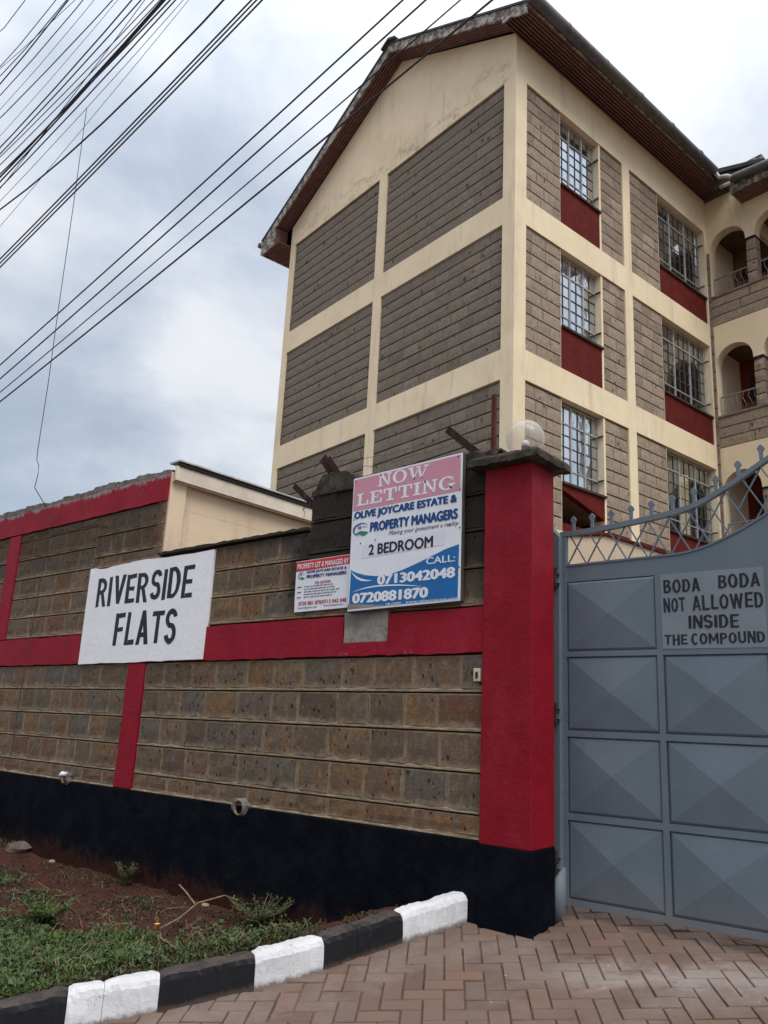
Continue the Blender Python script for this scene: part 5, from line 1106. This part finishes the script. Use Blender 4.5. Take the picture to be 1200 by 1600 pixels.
BU = [((-3.46, 7.13), (-3.93, 7.08), .006), ((-2.84, 6.73), (-3.76, 6.60), .006), ((-2.65, 6.60), (-3.71, 6.47), .0065), ((-2.61, 6.58), (-3.67, 6.36), .009), ((-2.35, 6.41), (-3.62, 6.21), .0065), ((-2.17, 6.29), (-3.55, 6.03), .0035), ((-1.88, 6.10), (-3.52, 5.92), .007), ((-1.81, 6.05), (-3.44, 5.70), .0030),
      ((-1.60, 5.92), (-3.39, 5.56), .0085), ((-1.48, 5.84), (-3.36, 5.48), .008), ((-1.32, 5.73), (-3.35, 5.44), .006), ((-1.20, 5.66), (-3.26, 5.21), .0115), ((-1.17, 5.64), (-3.24, 5.15), .010), ((-1.04, 5.56), (-3.22, 5.08), .008), ((-0.96, 5.50), (-3.17, 4.93), .0035), ((-0.90, 5.46), (-3.07, 4.66), .0030), ((-1.22, 5.68), (-3.30, 5.30), .006), ((-1.45, 5.80), (-3.18, 5.02), .0045), ((-2.45, 6.5), (-3.69, 6.42), .004), ((-1.10, 5.60), (-3.21, 5.18), .009)]
for k, ((xa, za), (xb, zb_), r) in enumerate(BU):
    cable((xa, -2.6, za), (xb, -2.6 - 0.004 * k, zb_), r * 0.55, 0.06 + 0.015 * (k % 3), {0: 'short looking cable cutting the extreme upper left corner', 11: 'thickest black cable of the dense overhead bundle', 15: 'hair thin lowest wire of the dense bundle, crossing the hanging wire'}.get(k, 'thin black cable in the dense overhead bundle at the upper left' if r < .007 else 'thick black cable in the dense overhead bundle at the upper left'), grp='cables of the dense overhead bundle')
hw = MB(); P = [(-7.244, 9.73), (-7.16, 8.0), (-7.107, 6.407), (-7.056, 5.377), (-7.046, 4.45), (-7.03, 4.33), (-6.95, 4.24), (-6.935, 4.12), (-6.965, 3.95), (-6.931, 3.633), (-6.97, 2.7), (-7.015, 1.826), (-7.03, 1.489), (-7.04, 0.7)]
m = Vector((-7.03, -0.3, 3.0)); hw.tube([Vector((x, -0.3 + (0.25 if z < 3.9 else 0.0), z)) - m for x, z in P], 0.0052, 6); tag(hw.build('hanging_wire', 'wire', None, loc=m), 'thin kinked wire hanging down in front of the left wall', 'wire')

# ------------------------------------------------------------------ verge vegetation
rnd = random.Random(99)
def leaf(b, p, ang, ln, w, tilt, droop=0.3):
    d = Vector((cos(ang), sin(ang), 0)); s = Vector((-sin(ang), cos(ang), 0)); up = Vector((0, 0, 1))
    m = p + d * ln * .5 * cos(tilt) + up * ln * .5 * sin(tilt); t = p + d * ln * cos(tilt) + up * (ln * sin(tilt) - droop * ln)
    b.v += [tuple(p - s * w * .25), tuple(p + s * w * .25), tuple(m + s * w * .5), tuple(m - s * w * .5), tuple(t)]; k = len(b.v) - 5; b.f += [(k, k + 1, k + 2, k + 3), (k + 3, k + 2, k + 4)]; b.mi += [0, 0]
def dens(x, y):
    d, px, py, sg_ = kd(x, y)
    if sg_ < 0 or d < .13 or y > -.02: return 0
    n = mnoise.noise(Vector((x * 1.1, y * 1.1, 7))) + 0.7 * mnoise.noise(Vector((x * 2.9, y * 2.9, 9)))
    v = 0.85 + n * 1.1 + .35 * sst(-1.4, -2.3, y)
    for ex, ey, rx, ry, k in ((-4.6, -.25, 2.4, .65, 1.3), (-3.3, -.95, .95, .60, 1.2), (-1.35, -.55, .75, .6, 1.0), (-2.6, -.1, .9, .30, .9), (-1.75, -1.2, .35, .3, .6)):   # bare red earth
        q = ((x - ex) / rx) ** 2 + ((y - ey) / ry) ** 2; v -= k * max(0, 1.15 - q)
    return v
G = MB(); Wd = MB()
cnt = 0
while cnt < 36000:
    x = -0.6 - rnd.random() ** 1.2 * 7.0; y = rnd.uniform(-3.1, 0.0); D = dens(x, y)
    if rnd.random() > D * D * 1.2: continue
    cnt += 1; z = soilz(x, y); gr = 0.5 + 0.5 * mnoise.noise(Vector((x * 1.6, y * 1.6, 2))); lush = rnd.random() < (sst(-.9, -1.7, y) * .9 + .12) * (0.25 + 0.9 * gr) * (1 if x < -1.5 else .4)
    b = G if lush else Wd; k = rnd.randint(2, 4); hgt = rnd.uniform(0.0, (0.05 + .10 * max(0, mnoise.noise(Vector((x * 2.2, y * 2.2, 12))))) if lush else .035) * min(1.3, D + .2)
    for _ in range(k):
        leaf(b, Vector((x + rnd.uniform(-.012, .012), y + rnd.uniform(-.012, .012), z + hgt * rnd.random())), rnd.uniform(0, 2 * pi), rnd.uniform(0.014, 0.042) * (1.1 if lush else .85), rnd.uniform(0.006, 0.013), rnd.uniform(0.0, 1.2), rnd.uniform(0, .4))
tag(G.build('grass', 'leaf', kind='stuff'), 'low green weedy grass spreading behind the painted kerb'); tag(Wd.build('ground_cover', 'olive', kind='stuff'), 'wilted olive brown creepers over the red earth')
Bw = MB()
for _ in range(1500):
    x = -1.0 - rnd.random() * 5.5; y = rnd.uniform(-3.0, -0.1)
    if rnd.random() > dens(x, y) * .8: continue
    z = soilz(x, y) + rnd.uniform(.01, .06)
    for q in range(rnd.randint(4, 8)): leaf(Bw, Vector((x, y, z)), rnd.uniform(0, 2 * pi), rnd.uniform(.025, .06), rnd.uniform(.014, .026), rnd.uniform(.1, .9), rnd.uniform(.1, .5))
tag(Bw.build('broad_leaved_weeds', 'leafd', kind='stuff'), 'broad leaved weeds scattered through the grass')
# grass blades, longer
Gb = MB()
for _ in range(5000):
    x = -0.6 - rnd.random() ** 1.3 * 5; y = rnd.uniform(-2.6, -0.2)
    if rnd.random() > dens(x, y) - .25: continue
    a0 = rnd.uniform(0, 2 * pi)
    leaf(Gb, Vector((x, y, soilz(x, y))), a0, rnd.uniform(0.05, 0.11), rnd.uniform(0.003, 0.006), rnd.uniform(0.7, 1.4), .25)
tag(Gb.build('grass_blades', 'leaf', kind='stuff'), 'thin upright grass blades among the weeds')
# dry stems
St = MB()
for _ in range(100):
    x = -1.0 - rnd.random() * 4.2; y = rnd.uniform(-2.3, -0.15)
    if kd(x, y)[3] < 0 or kd(x, y)[0] < .25: continue
    z = soilz(x, y) + 0.02; a = rnd.uniform(0, 2 * pi); ln = rnd.uniform(0.08, 0.30); P = []
    for i in range(6):
        t = i / 5; P.append((x + cos(a + t * .5) * ln * t, y + sin(a + t * .5) * ln * t, z + rnd.uniform(0, .012) + 0.045 * sin(pi * t) * rnd.random() + .02))
    St.tube(P, 0.0018, 4)
tag(St.build('dry_stems', 'straw', kind='stuff'), 'loose dry straw coloured stems lying on the weeds')
def twig(P, r, lab):
    m = Vector(P[0]); MBt = MB().tube([Vector(p) - m for p in P], r, 6); tag(MBt.build('dry_twig', 'straw', None, loc=m), lab, 'twig', 'dry twigs on the verge')
def sp(x, y, h): return (x, y, soilz(x, y) + h)
twig([sp(-2.30, -1.10, .05), sp(-2.50, -0.80, .09), sp(-2.80, -0.42, .11), sp(-2.80, -0.15, .14), sp(-2.74, -0.06, .10)], 0.006, 'long curved dry twig leaning from the grass towards the dark shrub')
twig([sp(-1.98, -1.34, .05), sp(-1.65, -1.50, .06), sp(-1.35, -1.66, .04)], 0.004, 'short dry twig lying just beside the yellow flower')
twig([sp(-3.54, -0.06, .10), sp(-3.35, -0.12, .07), sp(-3.12, -0.20, .02)], 0.007, 'pale broken twig standing on bare red earth by the black wall')
fl = empty('yellow_flower', (-2.20, -1.20, soilz(-2.20, -1.20)), label='single small yellow flower in the weeds behind the kerb', cat='flower')
hz_ = 0.075; MB().tube([(0, 0, 0), (0.006, 0, max(.03, hz_) * .6), (0, 0, max(.03, hz_))], 0.0015, 5).build('stem', 'leaf', fl)
b = MB()
for k in range(9): leaf(b, Vector((0, 0, max(.03, hz_))), k * 2 * pi / 9, 0.024, 0.016, 0.5, 0.1)
b.build('petals', 'yellow', fl); sphere(0.008, 8, 6, (0, 0, max(.03, hz_) + .004)).build('flower_head', 'yellow', fl)
def shrub(x, y, w, h, n, mat, lab, seed, leafl=0.03, nm='weed_shrub'):
    r = random.Random(seed); z = soilz(x, y); o = empty(nm, (x, y, z), label=lab, cat='plant'); S_ = MB(); Lf = MB()
    for k in range(n):
        a = r.uniform(0, 2 * pi); L_ = r.uniform(.5, 1.0); P = []
        for i in range(6):
            t = i / 5; P.append(Vector((cos(a) * w * L_ * t ** 1.2, sin(a) * w * .6 * L_ * t ** 1.2, h * L_ * (t ** .8) * r.uniform(.9, 1.05))))
        S_.tube(P, [0.004 * (1 - .12 * i) for i in range(6)], 5)
        for p, q in zip(P, P[1:]):
            for _ in range(7): leaf(Lf, p.lerp(q, r.random()) + Vector((r.uniform(-.02, .02), r.uniform(-.02, .02), r.uniform(-.01, .02))), r.uniform(0, 2 * pi), r.uniform(.7, 1.3) * leafl, leafl * .42, r.uniform(-.1, 1.0), .2)
    S_.build('stem', 'straw', o); Lf.build('foliage', mat, o)
shrub(-2.32, -0.20, 0.34, 0.22, 34, 'leafd', 'low dark green shrub against the black wall base', 1); shrub(-4.25, -0.14, 0.16, 0.20, 14, 'leafd', 'sparse grey green weed on the earth below the red strip', 2, 0.028)
shrub(-7.25, -0.22, 0.28, 0.62, 36, 'leafd', 'bushy dark weed against the wall at the left edge', 3, 0.04); shrub(-3.20, -1.45, 0.30, 0.20, 40, 'leaf', 'bright green leafy weed clump in the verge', 4, 0.034)
# stones lying about
def pebble(x, y, r_, mat, lab, seed):
    o = sphere(r_, 10, 7); rr = random.Random(seed); o.v = [(p[0] * 1.3 * rr.uniform(.85, 1.12), p[1] * rr.uniform(.85, 1.12), p[2] * .6 * rr.uniform(.85, 1.12)) for p in o.v]
    tag(o.build('loose_stone', mat, None, loc=(x, y, soilz(x, y) + r_ * .15)), lab, 'stone')
pebble(-6.42, -0.10, 0.13, 'soilstone', 'flat earth stained stone half sunk by the wall foot at the left', 1); pebble(-5.75, -0.06, 0.035, 'mortar', 'small pale stone on the red earth by the wall foot', 2); pebble(-3.04, -0.15, 0.032, 'mortar', 'pale chip near the dark shrub on the verge', 3)
pebble(-2.1, -0.08, 0.03, 'capping', 'small grey stone on bare earth near the end kerb stone', 4)
Pb = MB()
for _ in range(700):
    x = -1.1 - rnd.random() * 7; y = rnd.uniform(-2.2, 0); r_ = rnd.uniform(.003, .012); z = soilz(x, y) + r_ * .3; s_ = sphere(r_, 5, 3, (x, y, z)); Pb.add(s_.v, s_.f)
tag(Pb.build('soil_crumbs', 'soil', kind='stuff'), 'crumbs of red earth')
